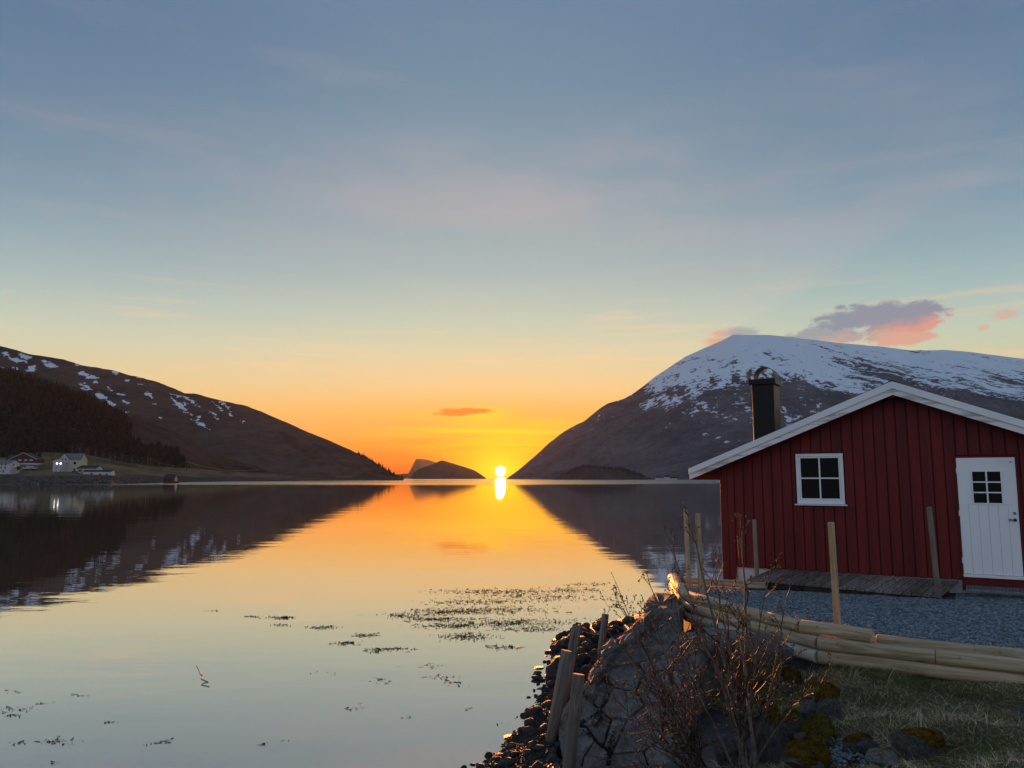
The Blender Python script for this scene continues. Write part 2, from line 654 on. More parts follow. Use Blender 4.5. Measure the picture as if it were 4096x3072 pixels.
M['gravel'] = mat_noise('slate_chips', (0.075, 0.10, 0.12), (0.23, 0.28, 0.31), 14.0, 0.6, 0.0, spec=0.4, island=1.1)
M['gravel_bed'] = mat_noise('gravel_bed', (0.022, 0.030, 0.036), (0.07, 0.085, 0.095), 60.0, 0.85, 0.02, 90)
M['dry_grass'] = mat_noise('dry_grass', (0.40, 0.31, 0.17), (0.62, 0.51, 0.33), 3.0, 0.8, 0.0, island=0.9)
M['green_grass'] = mat_noise('fresh_grass', (0.04, 0.065, 0.014), (0.085, 0.115, 0.026), 3.0, 0.7, 0.0, island=0.7)
M['bark'] = mat_noise('willow_bark', (0.10, 0.078, 0.07), (0.19, 0.155, 0.14), 30.0, 0.8, 0.002, 80)
M['twig'] = mat_noise('willow_twig', (0.035, 0.021, 0.017), (0.065, 0.040, 0.033), 20.0, 0.65, 0.0)
M['bud'] = mat_noise('willow_bud', (0.09, 0.06, 0.035), (0.16, 0.11, 0.065), 60.0, 0.8, 0.0)


def mat_bank():
    m, out = new_mat('bank_soil')
    v = position()
    n = s_noise(v, 3.0, 8.0, 0.65)
    n2 = s_noise(v, 30.0, 4.0, 0.7)
    c = s_ramp(n * 0.7 + n2 * 0.3, [(0.3, rgb(0.03, 0.022, 0.014)), (0.45, rgb(0.10, 0.075, 0.042)), (0.55, rgb(0.085, 0.09, 0.032)), (0.68, rgb(0.19, 0.155, 0.09))])
    principled(out, c, 0.95, 0.1, 0.0, n + n2, 0.05)
    return m


M['bank'] = mat_bank()


def mat_beach():
    m, out = new_mat('dark_shingle')
    v = position()
    n = s_noise(v, 14.0, 6.0, 0.7)
    c = s_mix(s_step(n, 0.35, 0.65), rgb(0.010, 0.010, 0.010), rgb(0.045, 0.040, 0.036))
    principled(out, c, 0.6, 0.4, 0.0, n, 0.04)
    return m


M['beach'] = mat_beach()


def mat_water():
    m, out = new_mat('fjord_water')
    nt = m.node_tree
    p = position()
    x, y, z = s_sep(p)
    # breeze: ruffled far water, with streaks reaching nearer
    streak = s_noise(s_vec(x * 0.0016, y * 0.014, 2.0), 1.0, 3.0, 0.5)
    far = s_step(y + (streak - 0.5) * 260.0, 330.0, 470.0)
    patch = s_step(streak, 0.60, 0.68) * s_step(y, 180.0, 300.0) * s_step(x, -30.0, 30.0)
    ruf = s_max(far * s_step(s_noise(s_vec(x * 0.0022, y * 0.004, 7.0), 1.0, 2.0, 0.5), 0.30, 0.52), patch * 0.6)
    rough = ruf * 0.14 + 0.004
    swell = s_noise(s_vec(x * 0.12, y * 0.33, 0.0), 1.0, 2.0, 0.5)
    rip = s_noise(s_vec(x * 0.7, y * 2.1, 4.0), 1.0, 3.0, 0.55)
    b = nt.nodes.new('ShaderNodeBump')
    b.inputs['Strength'].default_value = 1.0
    b.inputs['Distance'].default_value = 0.02
    nt.links.new((swell * 0.55 + rip * 0.10).s, b.inputs['Height'])
    gl = nt.nodes.new('ShaderNodeBsdfGlossy')
    gl.distribution = 'GGX'
    gl.inputs['Color'].default_value = (0.97, 0.935, 0.89, 1)
    nt.links.new(rough.s, gl.inputs['Roughness'])
    nt.links.new(b.outputs[0], gl.inputs['Normal'])
    df = nt.nodes.new('ShaderNodeBsdfDiffuse')
    stones = s_noise(s_vec(x * 1.2, y * 1.2, 1.0), 3.0, 5.0, 0.6)
    dc = s_mix(s_step(stones, 0.45, 0.7), rgb(0.08, 0.073, 0.057), rgb(0.125, 0.112, 0.086))
    nt.links.new(dc.s, df.inputs['Color'])
    lw = nt.nodes.new('ShaderNodeLayerWeight')
    lw.inputs['Blend'].default_value = 0.5
    fac = s_pow(S(lw.outputs['Facing']), 2.2) * 0.62 + 0.36
    mix = nt.nodes.new('ShaderNodeMixShader')
    nt.links.new(fac.s, mix.inputs[0])
    nt.links.new(df.outputs[0], mix.inputs[1])
    nt.links.new(gl.outputs[0], mix.inputs[2])
    nt.links.new(mix.outputs[0], out.inputs['Surface'])
    return m


M['water'] = mat_water()


def mat_mountain(name, rock1, rock2, mode):
    m, out = new_mat(name)
    p = position()
    x, y, z = s_sep(p)
    n = s_noise(s_vec(x * 0.004, y * 0.004, z * 0.008), 1.0, 8.0, 0.65)
    n2 = s_noise(s_vec(x * 0.03, y * 0.03, z * 0.05), 1.0, 5.0, 0.65)
    c = s_mix(s_step(n * 0.6 + n2 * 0.4, 0.36, 0.64), rgb(*rock1), rgb(*rock2))
    if mode == 'right':
        k = s_attr('k')
        # streaks running down the fall line, slanting outward from the summit
        d1 = s_noise(s_vec(x * 0.0120 - z * 0.0110, z * 0.0050 + x * 0.0040, 1.0), 1.0, 7.0, 0.66, 0.35)
        d2 = s_noise(s_vec(x * 0.0100 + z * 0.0100, z * 0.0040 - x * 0.0030, 5.0), 1.0, 7.0, 0.66, 0.35)
        side = s_step(x, 1500.0, 2300.0)
        d = d1 * (1.0 - side) + d2 * side
        fine = s_noise(s_vec(x * 0.024, y * 0.020, z * 0.034), 1.0, 6.0, 0.72)
        big_n = s_noise(s_vec(x * 0.0022, z * 0.003, 9.0), 1.0, 2.0, 0.5)
        s = (k - 0.114) * 9.5 + (d - 0.5) * 2.6 + (fine - 0.5) * 2.4 + (big_n - 0.5) * 1.6 - side * 0.26 * s_step(k * -1.0, -0.150, -0.115)
        snow = s_step(s, 0.0, 0.07)
        # the bare rib below the summit and the scoured crest
        c = s_mix(snow, c, rgb(0.70, 0.74, 0.80))
    elif mode == 'left':
        s = s_attr('snow') * 1.25 + (s_noise(s_vec(x * 0.03 + z * 0.02, y * 0.01, z * 0.05), 1.0, 6.0, 0.7) - 0.5) * 4.6 - s_step(s_attr('snow') * -1.0, -0.02, 0.0) * 2.0
        c = s_mix(s_step(s, 0.42, 0.50), c, rgb(0.66, 0.69, 0.74))
    principled(out, c, 0.95, 0.05, 0.0, n + n2 * 0.4, 6.0, 0.5)
    return m


M['mountain_r'] = mat_mountain('bare_mountain', (0.078, 0.064, 0.073), (0.150, 0.126, 0.135), 'right')
M['mountain_l'] = mat_mountain('heath_mountain', (0.050, 0.036, 0.032), (0.100, 0.075, 0.062), 'left')
M['hill_brown'] = mat_mountain('brown_hill', (0.040, 0.026, 0.020), (0.085, 0.058, 0.042), '')
M['hill_far'] = mat_mountain('hazed_hill', (0.050, 0.040, 0.042), (0.095, 0.077, 0.077), '')  # lightened towards purple, distance haze put into the wooded hill's colour
M['far_spruce'] = mat_noise('far_spruce', (0.030, 0.026, 0.026), (0.05, 0.043, 0.042), 0.3, 0.95, 0.0)  # paler than the near spruce, distance haze put into the colour
M['island'] = mat_mountain('island_rock', (0.05, 0.04, 0.04), (0.09, 0.07, 0.06), '')


def mat_field():
    m, out = new_mat('winter_field')
    p = position()
    x, y, z = s_sep(p)
    n = s_noise(s_vec(x * 0.03, y * 0.012, z * 0.1), 1.0, 6.0, 0.65)
    n2 = s_noise(s_vec(x * 0.3, y * 0.3, z * 0.6), 1.0, 4.0, 0.7)
    dry = s_mix(s_step(n * 0.7 + n2 * 0.3, 0.4, 0.62), rgb(0.085, 0.062, 0.036), rgb(0.19, 0.145, 0.085))
    bank = s_mix(s_step(n2, 0.35, 0.65), rgb(0.035, 0.030, 0.028), rgb(0.10, 0.088, 0.078))
    c = s_mix(s_step(z + (n - 0.5) * 4.0, 4.6, 6.6), bank, dry)
    principled(out, c, 0.95, 0.05, 0.0, n2, 0.6)
    return m


M['field'] = mat_field()
M['conifer'] = mat_noise('spruce_needles', (0.011, 0.013, 0.010), (0.024, 0.025, 0.018), 0.3, 0.95, 0.0, island=0.8)
M['bare_twigs'] = mat_noise('bare_birch_twigs', (0.075, 0.058, 0.052), (0.13, 0.105, 0.092), 2.0, 0.95, 0.0, vary=0.5)
M['trunk'] = mat_noise('birch_trunk', (0.10, 0.085, 0.075), (0.20, 0.18, 0.16), 3.0, 0.9, 0.0)
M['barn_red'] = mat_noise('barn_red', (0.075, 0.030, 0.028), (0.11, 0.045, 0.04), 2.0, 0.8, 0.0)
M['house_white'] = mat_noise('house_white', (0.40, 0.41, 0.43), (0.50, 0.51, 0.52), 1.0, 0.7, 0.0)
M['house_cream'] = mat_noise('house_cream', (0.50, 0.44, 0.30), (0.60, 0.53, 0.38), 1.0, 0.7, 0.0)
M['roof_dark'] = mat_noise('dark_roof', (0.030, 0.028, 0.030), (0.055, 0.050, 0.050), 1.0, 0.85, 0.0)
M['roof_grey'] = mat_noise('grey_green_roof', (0.11, 0.12, 0.12), (0.17, 0.18, 0.175), 1.0, 0.8, 0.0)
M['brick'] = mat_noise('brick_chimney', (0.10, 0.05, 0.04), (0.16, 0.08, 0.06), 4.0, 0.9, 0.0)
M['car_paint'] = mat_noise('car_paint', (0.10, 0.10, 0.11), (0.13, 0.13, 0.14), 1.0, 0.35, 0.0, spec=0.5)
M['car_silver'] = mat_noise('silver_car_paint', (0.32, 0.33, 0.35), (0.38, 0.39, 0.40), 1.0, 0.35, 0.0, spec=0.5)
M['tyre'] = mat_noise('tyre', (0.015, 0.015, 0.015), (0.025, 0.025, 0.025), 4.0, 0.9, 0.0)


def mat_lamp(name, color, strength):
    m, out = new_mat(name)
    e = m.node_tree.nodes.new('ShaderNodeEmission')
    e.inputs['Color'].default_value = color
    e.inputs['Strength'].default_value = strength
    m.node_tree.links.new(e.outputs[0], out.inputs['Surface'])
    return m


M['lit'] = mat_lamp('lit_window', (1.0, 0.93, 0.80, 1), 1.6)
M['lit_warm'] = mat_lamp('lit_porch', (1.0, 0.62, 0.28, 1), 0.35)


# ================================================================== SETTING
def interp(xs, ys):
    xs = np.array(xs, float); ys = np.array(ys, float)
    o = np.argsort(xs)
    xs, ys = xs[o], ys[o]
    return lambda q: np.interp(q, xs, ys)


# ---- fjord
def build_water():
    ys = np.concatenate([np.linspace(-60, 60, 13), np.geomspace(80, 25000, 40)])
    xs = np.concatenate([-np.geomspace(20, 15000, 24)[::-1], [0], np.geomspace(20, 15000, 24)])
    X, Y = np.meshgrid(xs, ys)
    v = np.stack([X, Y, np.zeros_like(X)], -1).reshape(-1, 3)
    me = np_mesh('fjord_water', v, grid_faces(len(ys), len(xs)), M['water'])
    o = link(bpy.data.objects.new('fjord_water', me))
    tag(o, 'calm fjord water mirroring the sunset sky and mountains', 'water', kind='structure')


build_water()


def massif(name, ridge, depth_r, depth_b, mat, nc=420, nr=110, prof=1.1, rough=0.06, seed=1, foot=None, smooth=True, label=None, cat=None, jag=0.002, snow=None, gully=0.0):
    """Land standing in the water: 'ridge' is its skyline (noted in picture points), depth_r / depth_b give how far away
    the crest and the shore are for each bearing; the body is a real height field between them with a far slope behind."""
    pts = [rk(px, py) for px, py in ridge]
    rs = np.array([p[0] for p in pts]); ks = np.array([p[1] for p in pts])
    kf = interp(rs, ks)
    r = np.linspace(rs.min(), rs.max(), nc)
    k = kf(r) + fbm(r * 60, r * 0 + seed, 5, seed) * jag
    Yr = depth_r(r); Yb = depth_b(r)
    zr = CZ + k * Yr
    zr = np.maximum(zr, 0.3)
    t = np.linspace(0, 1, nr)
    tb = np.linspace(0, 1, 14)[1:]
    T, R = np.meshgrid(t, r, indexing='ij')
    Y = Yb[None] + (Yr - Yb)[None] * T
    P = T ** prof
    n = fbm(R * 26 + T * 2, T * 7 + seed, 6, seed + 5)
    if gully:
        g = np.abs(fbm(R * 55 + T * 3.0, T * 2.0 + seed, 4, seed + 9))
        n = n - g * gully
    Z = zr[None] * P + n * rough * zr.max() * np.sin(np.pi * np.clip(T, 0, 1)) ** 0.8
    kk = (Z - CZ) / Y
    cap = k[None] - 0.0004 * (1 - T)
    Z = np.where(kk > cap, CZ + cap * Y, Z)
    Z[0] = -1.5
    TB, RB = np.meshgrid(tb, r, indexing='ij')
    back = np.maximum(zr * 2.2, 60.0)
    YB = Yr[None] + back[None] * TB
    ZB = zr[None] * (1 - TB ** 1.2) - 1.5 * TB
    Ya = np.concatenate([Y, YB]); Za = np.concatenate([Z, ZB]); Ra = np.concatenate([R, RB])
    v = np.stack([Ra * Ya, Ya, Za], -1).reshape(-1, 3)
    me = np_mesh(name, v, grid_faces(Ya.shape[0], nc), mat, smooth)
    attr(me, 'k', (Za - CZ) / Ya)
    if snow is not None:
        Ka = (Za - CZ) / Ya
        sv = np.zeros_like(Ka)
        wx_ = fbm(Ra * 170, Ka * 420, 4, 301, 0.6) * 20.0
        wy_ = fbm(Ra * 170 + 40, Ka * 420, 4, 302, 0.6) * 12.0
        for (px, py, wx, wy, rot) in snow:
            r0, k0 = rk(px, py)
            dx = (Ra - r0) * 1671.0 + wx_; dy = (Ka - k0) * 1671.0 + wy_
            c, s_ = math.cos(rot), math.sin(rot)
            u = dx * c - dy * s_; w = dx * s_ + dy * c
            q = 1.0 - (u / wx) ** 2 - (w / wy) ** 2
            sv = np.maximum(sv, np.clip(q, 0, 1))
        sv = np.where(np.arange(Ya.shape[0])[:, None] >= nr, 0, sv)
        attr(me, 'snow', sv)
    o = link(bpy.data.objects.new(name, me))
    tag(o, label, cat, kind='structure')

    def surf(rq, tq):
        i = np.clip(np.searchsorted(r, rq), 0, nc - 1)
        j = np.clip((tq * (nr - 1)).astype(int), 0, nr - 1)
        return np.stack([R[j, i] * Y[j, i], Y[j, i], Z[j, i]], -1)
    return surf


# right-hand mountain with its snow cap
ridge_r = [(1095, 1033), (1103, 1027), (1118, 1016), (1152, 988), (1182, 960), (1218, 932), (1264, 908), (1295, 882), (1312, 871), (1351, 860), (1367, 850), (1400, 826), (1433, 801),
           (1479, 771), (1500, 762), (1520, 753), (1540, 744), (1560, 735), (1575, 728), (1585, 723), (1600, 723), (1617, 724), (1660, 724), (1694, 727), (1745, 733), (1796, 739), (1850, 744), (1899, 748), (1965, 757), (2042, 756), (2100, 761), (2154, 768),
           (2212, 775), (2400, 790), (2700, 830)]
massif('mountain', ridge_r,
       lambda r: np.interp(r, [-0.01, 0.05, 0.28, 0.62, 1.0], [5200, 5600, 6200, 6200, 5800]),
       lambda r: np.interp(r, [-0.01, 0.05, 0.20, 0.62, 1.0], [5100, 4300, 3300, 2500, 2200]),
       M['mountain_r'], 620, 170, 1.12, 0.055, 3, label='dark mountain with a broad snow cap on the right of the fjord', cat='mountain', jag=0.0016, gully=0.6)
# left-hand mountain
ridge_l = [(-700, 690), (-300, 712), (0, 748), (25, 754), (62, 764), (137, 775), (178, 789), (232, 797), (290, 812), (344, 826), (398, 849), (419, 849), (469, 864), (527, 876), (560, 887), (622, 914), (685, 941),
           (747, 968), (788, 986), (830, 1011), (855, 1026), (872, 1033)]
zz = lambda a, b, w, h, rot: (a * 0.415, 729 + b * 0.415, w * 0.415, h * 0.415, rot)
snow_l = [zz(35, 92, 34, 11, .5), zz(85, 118, 62, 9, .12), zz(125, 97, 42, 12, .25), zz(165, 165, 32, 17, -.2), zz(10, 152, 26, 7, .2), zz(75, 160, 18, 5, .2), zz(245, 125, 38, 6, .3), zz(270, 148, 56, 12, .2), zz(395, 142, 18, 7, .1), zz(435, 192, 30, 12, .4),
          zz(485, 208, 44, 14, .1), zz(448, 258, 44, 16, .55), zz(495, 235, 20, 8, .2), zz(525, 305, 44, 15, .6), zz(575, 345, 46, 7, .6), zz(568, 266, 24, 15, .1), zz(622, 296, 30, 8, .1), zz(645, 333, 32, 10, .5), zz(600, 186, 26, 5, .35),
          zz(660, 224, 15, 7, 0), zz(725, 210, 16, 5, .3), zz(735, 245, 12, 6, .5), zz(775, 300, 32, 14, .8), zz(800, 350, 10, 4, .4), zz(840, 417, 13, 6, .4), zz(905, 330, 42, 9, .85), zz(945, 362, 48, 15, .75), zz(955, 338, 24, 6, .4), zz(985, 320, 68, 7, .55),
          zz(1015, 405, 46, 5, .35), zz(1045, 448, 54, 6, .5), zz(920, 300, 40, 4, .35), zz(1135, 358, 42, 5, .6), zz(1170, 355, 48, 6, .75), zz(1110, 395, 32, 5, .5), zz(1205, 405, 20, 4, .7), zz(1265, 442, 14, 3, .4), zz(1120, 415, 16, 5, .6), zz(655, 390, 14, 4, .3), zz(1020, 350, 18, 4, .3)]
massif('mountain', ridge_l,
       lambda r: np.interp(r, [-1.1, -0.66, -0.35, -0.14], [2700, 2700, 2350, 1720]),
       lambda r: np.interp(r, [-1.1, -0.66, -0.35, -0.14], [1400, 1400, 1380, 1650]),
       M['mountain_l'], 760, 150, 1.05, 0.05, 8, label='long brown mountain ridge with scattered snow patches on the left', cat='mountain', jag=0.0022, snow=snow_l, gully=0.5)
# spruce-covered spur below it
ridge_h = [(-700, 730), (-300, 770), (0, 795), (41, 802), (83, 812), (124, 829), (166, 845), (207, 858), (249, 881), (266, 893), (290, 903), (353, 922), (415, 949), (440, 968), (477, 982), (519, 995), (552, 1007), (581, 1020), (622, 1033)]
hill_surf = massif('hill', ridge_h,
                   lambda r: np.interp(r, [-1.1, -0.66, -0.50, -0.40, -0.29], [1050, 1100, 1150, 1250, 1450]),
                   lambda r: np.interp(r, [-1.1, -0.66, -0.55, -0.45, -0.38, -0.29], [560, 620, 700, 850, 1000, 1400]),
                   M['hill_brown'], 340, 90, 1.0, 0.035, 14, label='lower brown hillside behind the farm, wooded on its left part', cat='hill', jag=0.003)
# low wooded hill under the right mountain, and the islands out at the mouth of the fjord
massif('hill', [(1195, 1034), (1215, 1024), (1240, 1010), (1262, 1005), (1290, 1007), (1320, 1010), (1345, 1010), (1370, 1019), (1392, 1028), (1408, 1034)],
       lambda r: 2650 + 0 * r, lambda r: 2300 + 300 * np.abs(r - 0.11) / 0.06, M['hill_far'], 130, 24, 0.8, 0.05, 21, label='low dark wooded hill at the foot of the right mountain', cat='hill', jag=0.0022)
massif('island', [(873, 1033), (880, 1028), (889, 1010), (897, 994), (900, 991), (912, 991), (928, 994), (942, 999), (960, 1012), (990, 1026), (1010, 1033)],
       lambda r: 23600 + 0 * r, lambda r: 23000 + 0 * r, M['island'], 90, 30, 0.9, 0.04, 31, label='far cliff-edged island, paler one behind', cat='island', jag=0.0005)
massif('island', [(886, 1033), (893, 1021), (905, 1013), (925, 1006), (943, 999), (952, 995), (958, 995), (968, 998), (985, 1003), (1005, 1009), (1025, 1016), (1036, 1023), (1050, 1033)],
       lambda r: 9000 + 0 * r, lambda r: 8600 + 0 * r, M['island'], 90, 30, 0.9, 0.04, 33, label='nearer humped island beside the low sun', cat='island', jag=0.0005)
massif('island', [(835, 1033), (850, 1026), (880, 1023), (900, 1026), (935, 1033)],
       lambda r: 24600 + 0 * r, lambda r: 24300 + 0 * r, M['island'], 40, 12, 0.9, 0.04, 35, label='faint low land on the horizon at the fjord mouth', cat='island', jag=0.0005)

# ---- the farm's field on the left shore
shore_b = interp([rk(x, 1040)[0] for x in (-900, 0, 240, 330, 415, 600, 872)], [400, 430, 455, 560, 760, 1080, 1645])


def build_field():
    top = [(-700, 980), (0, 986), (124, 986), (170, 988), (249, 1003), (332, 1015), (415, 1019), (480, 1023), (540, 1027), (640, 1031), (760, 1033)]
    pr = [rk(*p) for p in top]
    kf = interp([p[0] for p in pr], [p[1] for p in pr])
    df = interp([rk(x, 1000)[0] for x in (-700, 0, 124, 249, 332, 415, 540, 760)], [660, 690, 710, 760, 820, 940, 1140, 1500])
    r = np.linspace(pr[0][0], pr[-1][0], 420)
    nr = 60
    t = np.linspace(0, 1, nr)
    T, R = np.meshgrid(t, r, indexing='ij')
    yb = shore_b(r); yt = df(r)
    zt = np.maximum(CZ + kf(r) * yt, 3.0)
    Y = yb[None] + (yt - yb)[None] * T
    bank = 6.2 * np.clip((Y - yb[None]) / 34.0, 0, 1) ** 0.75
    bank = bank * np.interp(r, [-0.5, -0.38, -0.2], [1, 0.8, 0.4])[None]
    ramp = np.clip((Y - yb[None] - 40.0) / (yt[None] - yb[None] - 40.0), 0, 1)
    Z = bank + (zt[None] - bank) * ramp ** 0.9
    Z = Z + fbm(R * 90, T * 20, 4, 77) * 1.2 * np.clip(T * 8, 0, 1)
    Z[0] = -0.8
    # far edge dips under the hill
    Z[-1] = Z[-2] + 4.0
    v = np.stack([R * Y, Y, Z], -1).reshape(-1, 3)
    me = np_mesh('field', v, grid_faces(nr, len(r)), M['field'], True)
    o = link(bpy.data.objects.new('field', me))
    tag(o, 'dry grass field and stony bank along the left shore', 'field', kind='structure')

    def zf(X, Yq):
        rq = X / Yq
        i = int(np.clip(np.searchsorted(r, rq), 0, len(r) - 1))
        tq = (Yq - yb[i]) / (yt[i] - yb[i])
        return float(np.interp(tq, t, Z[:, i]))
    return zf


field_z = build_field()


# ---- near ground: bank below the camera, beach, gravel yard
def W(z):                                   # height relative to the eye -> world
    return CZ + z


ctrl = []
for px, py, z in ((2212, 1482, -2.10), (2000, 1462, -2.12), (1850, 1430, -2.14), (1700, 1398, -2.2), (1600, 1378, -2.2), (1500, 1350, -2.15),
                  (2212, 1659, -1.92), (2000, 1659, -2.08), (1850, 1659, -2.32), (1700, 1659, -2.62), (1600, 1659, -2.9), (1480, 1659, -3.3),
                  (2100, 1560, -2.0), (1900, 1560, -2.18), (1750, 1540, -2.38), (1650, 1520, -2.52), (1560, 1460, -2.55), (1460, 1420, -2.75), (1420, 1540, -3.25)):
    p = on(px, py, W(z))
    ctrl.append((p.x, p.y, p.z))
for x, y, z in ((0, 0, -1.66), (4, -2, -1.6), (8, 3, -1.7), (-3, 0, -2.0), (3, 2.5, -1.95), (0.5, 4, -2.7), (-3, 4, -3.2), (-1.0, 6.5, -3.55), (0.3, 8.2, -3.3), (9, 7, -2.05), (-6, -3, -2.6), (0.9, 10.5, -3.4), (2.2, 12.8, -3.0),
                (12, 5, -1.9), (12, -3, -1.7), (1.3, 12.5, -3.5), (2.4, 15, -3.6), (-3, 8, -4.0), (-3, 12, -4.2), (0, 12, -3.9), (1, 16, -4), (-6, 5, -4.2), (-6, 9, -4.5), (-6, 14, -4.5), (-2, 15.5, -4.3), (-1.5, 10, -4),
                (-4.5, 6.5, -4.2), (-0.6, 8.3, -3.7), (0.0, 9.6, -3.7), (-5, 2, -3.4), (-3, 6, -3.9), (-3, 14, -4.2), (-0.5, 13.5, -4), (-4.5, 11, -4.2)):
    ctrl.append((x, y, W(z)))
CT = np.array(ctrl)


def bank_z(x, y):
    x = np.asarray(x, float); y = np.asarray(y, float)
    d2 = (x[..., None] - CT[:, 0]) ** 2 + (y[..., None] - CT[:, 1]) ** 2
    w = 1.0 / (d2 + 0.08) ** 1.6
    z = (w * CT[:, 2]).sum(-1) / w.sum(-1)
    return z + fbm(x * 1.3, y * 1.3, 4, 5) * 0.16 + fbm(x * 5, y * 5, 3, 9) * 0.05


def bank_hit(px, py):
    r = np.array(ray(px, py))
    s = np.linspace(2.5, 16, 600)
    p = np.array([0, 0, CZ]) + r * s[:, None]
    below = p[:, 2] < bank_z(p[:, 0], p[:, 1])
    i = int(np.argmax(below)) if below.any() else len(s) - 1
    return Vector(p[i])


PA = on(1205, 1613, W(-3.12)); PB = on(1389, 1328, W(-1.97)); PC = on(1509, 1361, W(-2.02))
PN = (PB - PA).cross(PC - PA).normalized()
if PN.z < 0: PN = -PN


def on_slab(px, py, lift=0.0):
    r = Vector(ray(px, py))
    o = Vector((0, 0, CZ))
    s = (PA + PN * lift - o).dot(PN) / r.dot(PN)
    return o + r * s


zw = lambda a, b: (1026.08 + a * 0.29297, 1188.1 + b * 0.29297)      # enlarged view of the wall -> picture point



def inside(poly, x, y):
    c = np.zeros(len(x), bool)
    n = len(poly)
    for i in range(n):
        x0, y0 = poly[i]; x1, y1 = poly[(i + 1) % n]
        cond = ((y0 > y) != (y1 > y)) & (x < (x1 - x0) * (y - y0) / (y1 - y0 + 1e-12) + x0)
        c ^= cond
    return c


SLAB_HULL = [tuple(on_slab(*zw(*p)).xy) for p in ((1235, 430), (1040, 640), (915, 760), (790, 1000), (612, 1270), (600, 1500), (640, 1800), (1480, 1800), (1500, 1450), (1560, 900), (1560, 560), (1480, 400))]


def build_bank():
    xs = np.linspace(-6, 14, 200); ys = np.linspace(-5, 16, 210)
    X, Y = np.meshgrid(xs, ys)
    Z = bank_z(X, Y)
    ins = inside(SLAB_HULL, X.ravel(), Y.ravel()).reshape(X.shape)
    # the soil lies below the sea wall's blocks
    slab_z = PA.z - ((X - PA.x) * PN.x + (Y - PA.y) * PN.y) / PN.z
    Z = np.where(ins, np.minimum(Z, slab_z - 0.22), Z)
    me = np_mesh('bank', np.stack([X, Y, Z], -1).reshape(-1, 3), grid_faces(len(ys), len(xs)), M['bank'], True)
    o = link(bpy.data.objects.new('bank', me))
    tag(o, 'overgrown earth bank sloping from the road to the shore', 'bank', kind='structure')


LOGPATH = [(3.02, 14.9), (2.73, 12.35), (3.39, 10.04), (3.62, 9.50), (4.36, 8.98), (5.0, 8.55), (6.6, 7.5), (9.0, 6.2)]


def yard_z(y):
    return W(-1.900 - 0.027 * (np.asarray(y, float) - 9.0))


def build_yard():
    poly = [(x + 0.05, y + 0.03) for x, y in LOGPATH] + [(20, 6.2), (20, 22), (9, 22), (5.2, 16.4), (3.2, 15.6)]
    v = [(x, y, float(yard_z(y))) for x, y in poly] + [(x, y, -0.5) for x, y in poly]
    n = len(poly)
    f = [tuple(range(n))] + [(i, (i + 1) % n, (i + 1) % n + n, i + n) for i in range(n)]
    mb = MB(); mb.add(v, f)
    o = mb.build('gravel_yard', M['gravel_bed'])
    tag(o, 'flat gravel yard in front of the red cabin', 'yard', kind='structure')


build_bank()
build_yard()

SHORE = [(-2.2, 5.0), (-1.0, 7.6)] + [tuple(on(px, py, 0.0).xy) for px, py in ((1050, 1650), (1129, 1590), (1142, 1547), (1188, 1500), (1194, 1415), (1202, 1382), (1240, 1360), (1330, 1338))] + [(4.5, 20.0)]
sx = interp([p[1] for p in SHORE], [p[0] for p in SHORE])


def beach_z(x, y):
    d = np.asarray(x, float) - sx(np.asarray(y, float))
    return np.where(d > 0, 0.20 * d, 0.10 * d) + fbm(np.asarray(x) * 2.2, np.asarray(y) * 2.2, 4, 3) * 0.10


def build_beach():
    xs = np.linspace(-5, 5, 130); ys = np.linspace(4, 21, 200)
    X, Y = np.meshgrid(xs, ys)
    Z = beach_z(X, Y)
    ins = inside(SLAB_HULL, X.ravel(), Y.ravel()).reshape(X.shape)
    Z = np.where(ins, np.minimum(Z, PA.z - ((X - PA.x) * PN.x + (Y - PA.y) * PN.y) / PN.z - 0.3), Z)
    me = np_mesh('beach', np.stack([X, Y, Z], -1).reshape(-1, 3), grid_faces(len(ys), len(xs)), M['beach'], True)
    o = link(bpy.data.objects.new('beach', me))
    tag(o, 'dark shingle beach below the stone sea wall', 'beach', kind='structure')


build_beach()

# ================================================================== RED CABIN
ALPHA = math.radians(31.0)
CAB = Vector((4.3766, 16.385, 0.0))
cabin = empty('red_cabin', CAB, -ALPHA)
tag(cabin, 'red board-clad cabin with white gable boards, black chimney and white door', 'cabin')
UR, SL, WID, LEN = 3.39, 0.405, 6.78, 8.0
ZEAVE_TOP = lambda u: W(1.80) - SL * abs(u - UR)      # upper edge of the gable boards


def wall_top(u):
    return ZEAVE_TOP(u) - 0.20


Z0 = W(-1.80)
# body
mb = MB()
mb.prism([(0.02, Z0 + 0.01), (WID - 0.02, Z0 + 0.01), (WID - 0.02, wall_top(WID) + 0.02), (UR, wall_top(UR) + 0.02), (0.02, wall_top(0) + 0.02)], 0.0, LEN)
mb.build('wall', M['red_dark'], cabin)
mb = MB(); mb.box(0.10, WID - 0.1, 0.03, LEN - 0.05, 0.4, Z0 + 0.005)
mb.build('foundation', M['concrete'], cabin)
# corner boards reach lower than the cladding
mb = MB(); mb.prism([(0.0, W(-2.12)), (0.145, W(-2.12)), (0.145, wall_top(0.145)), (0.0, wall_top(0.0))], -0.030, 0.12)
mb.build('corner_board', M['red'], cabin, bevel=0.004)
mb = MB(); mb.prism([(0.150, W(-2.10)), (0.285, W(-2.10)), (0.285, wall_top(0.285)), (0.150, wall_top(0.150))], -0.024, 0.0)
mb.build('corner_board', M['red'], cabin, bevel=0.004)
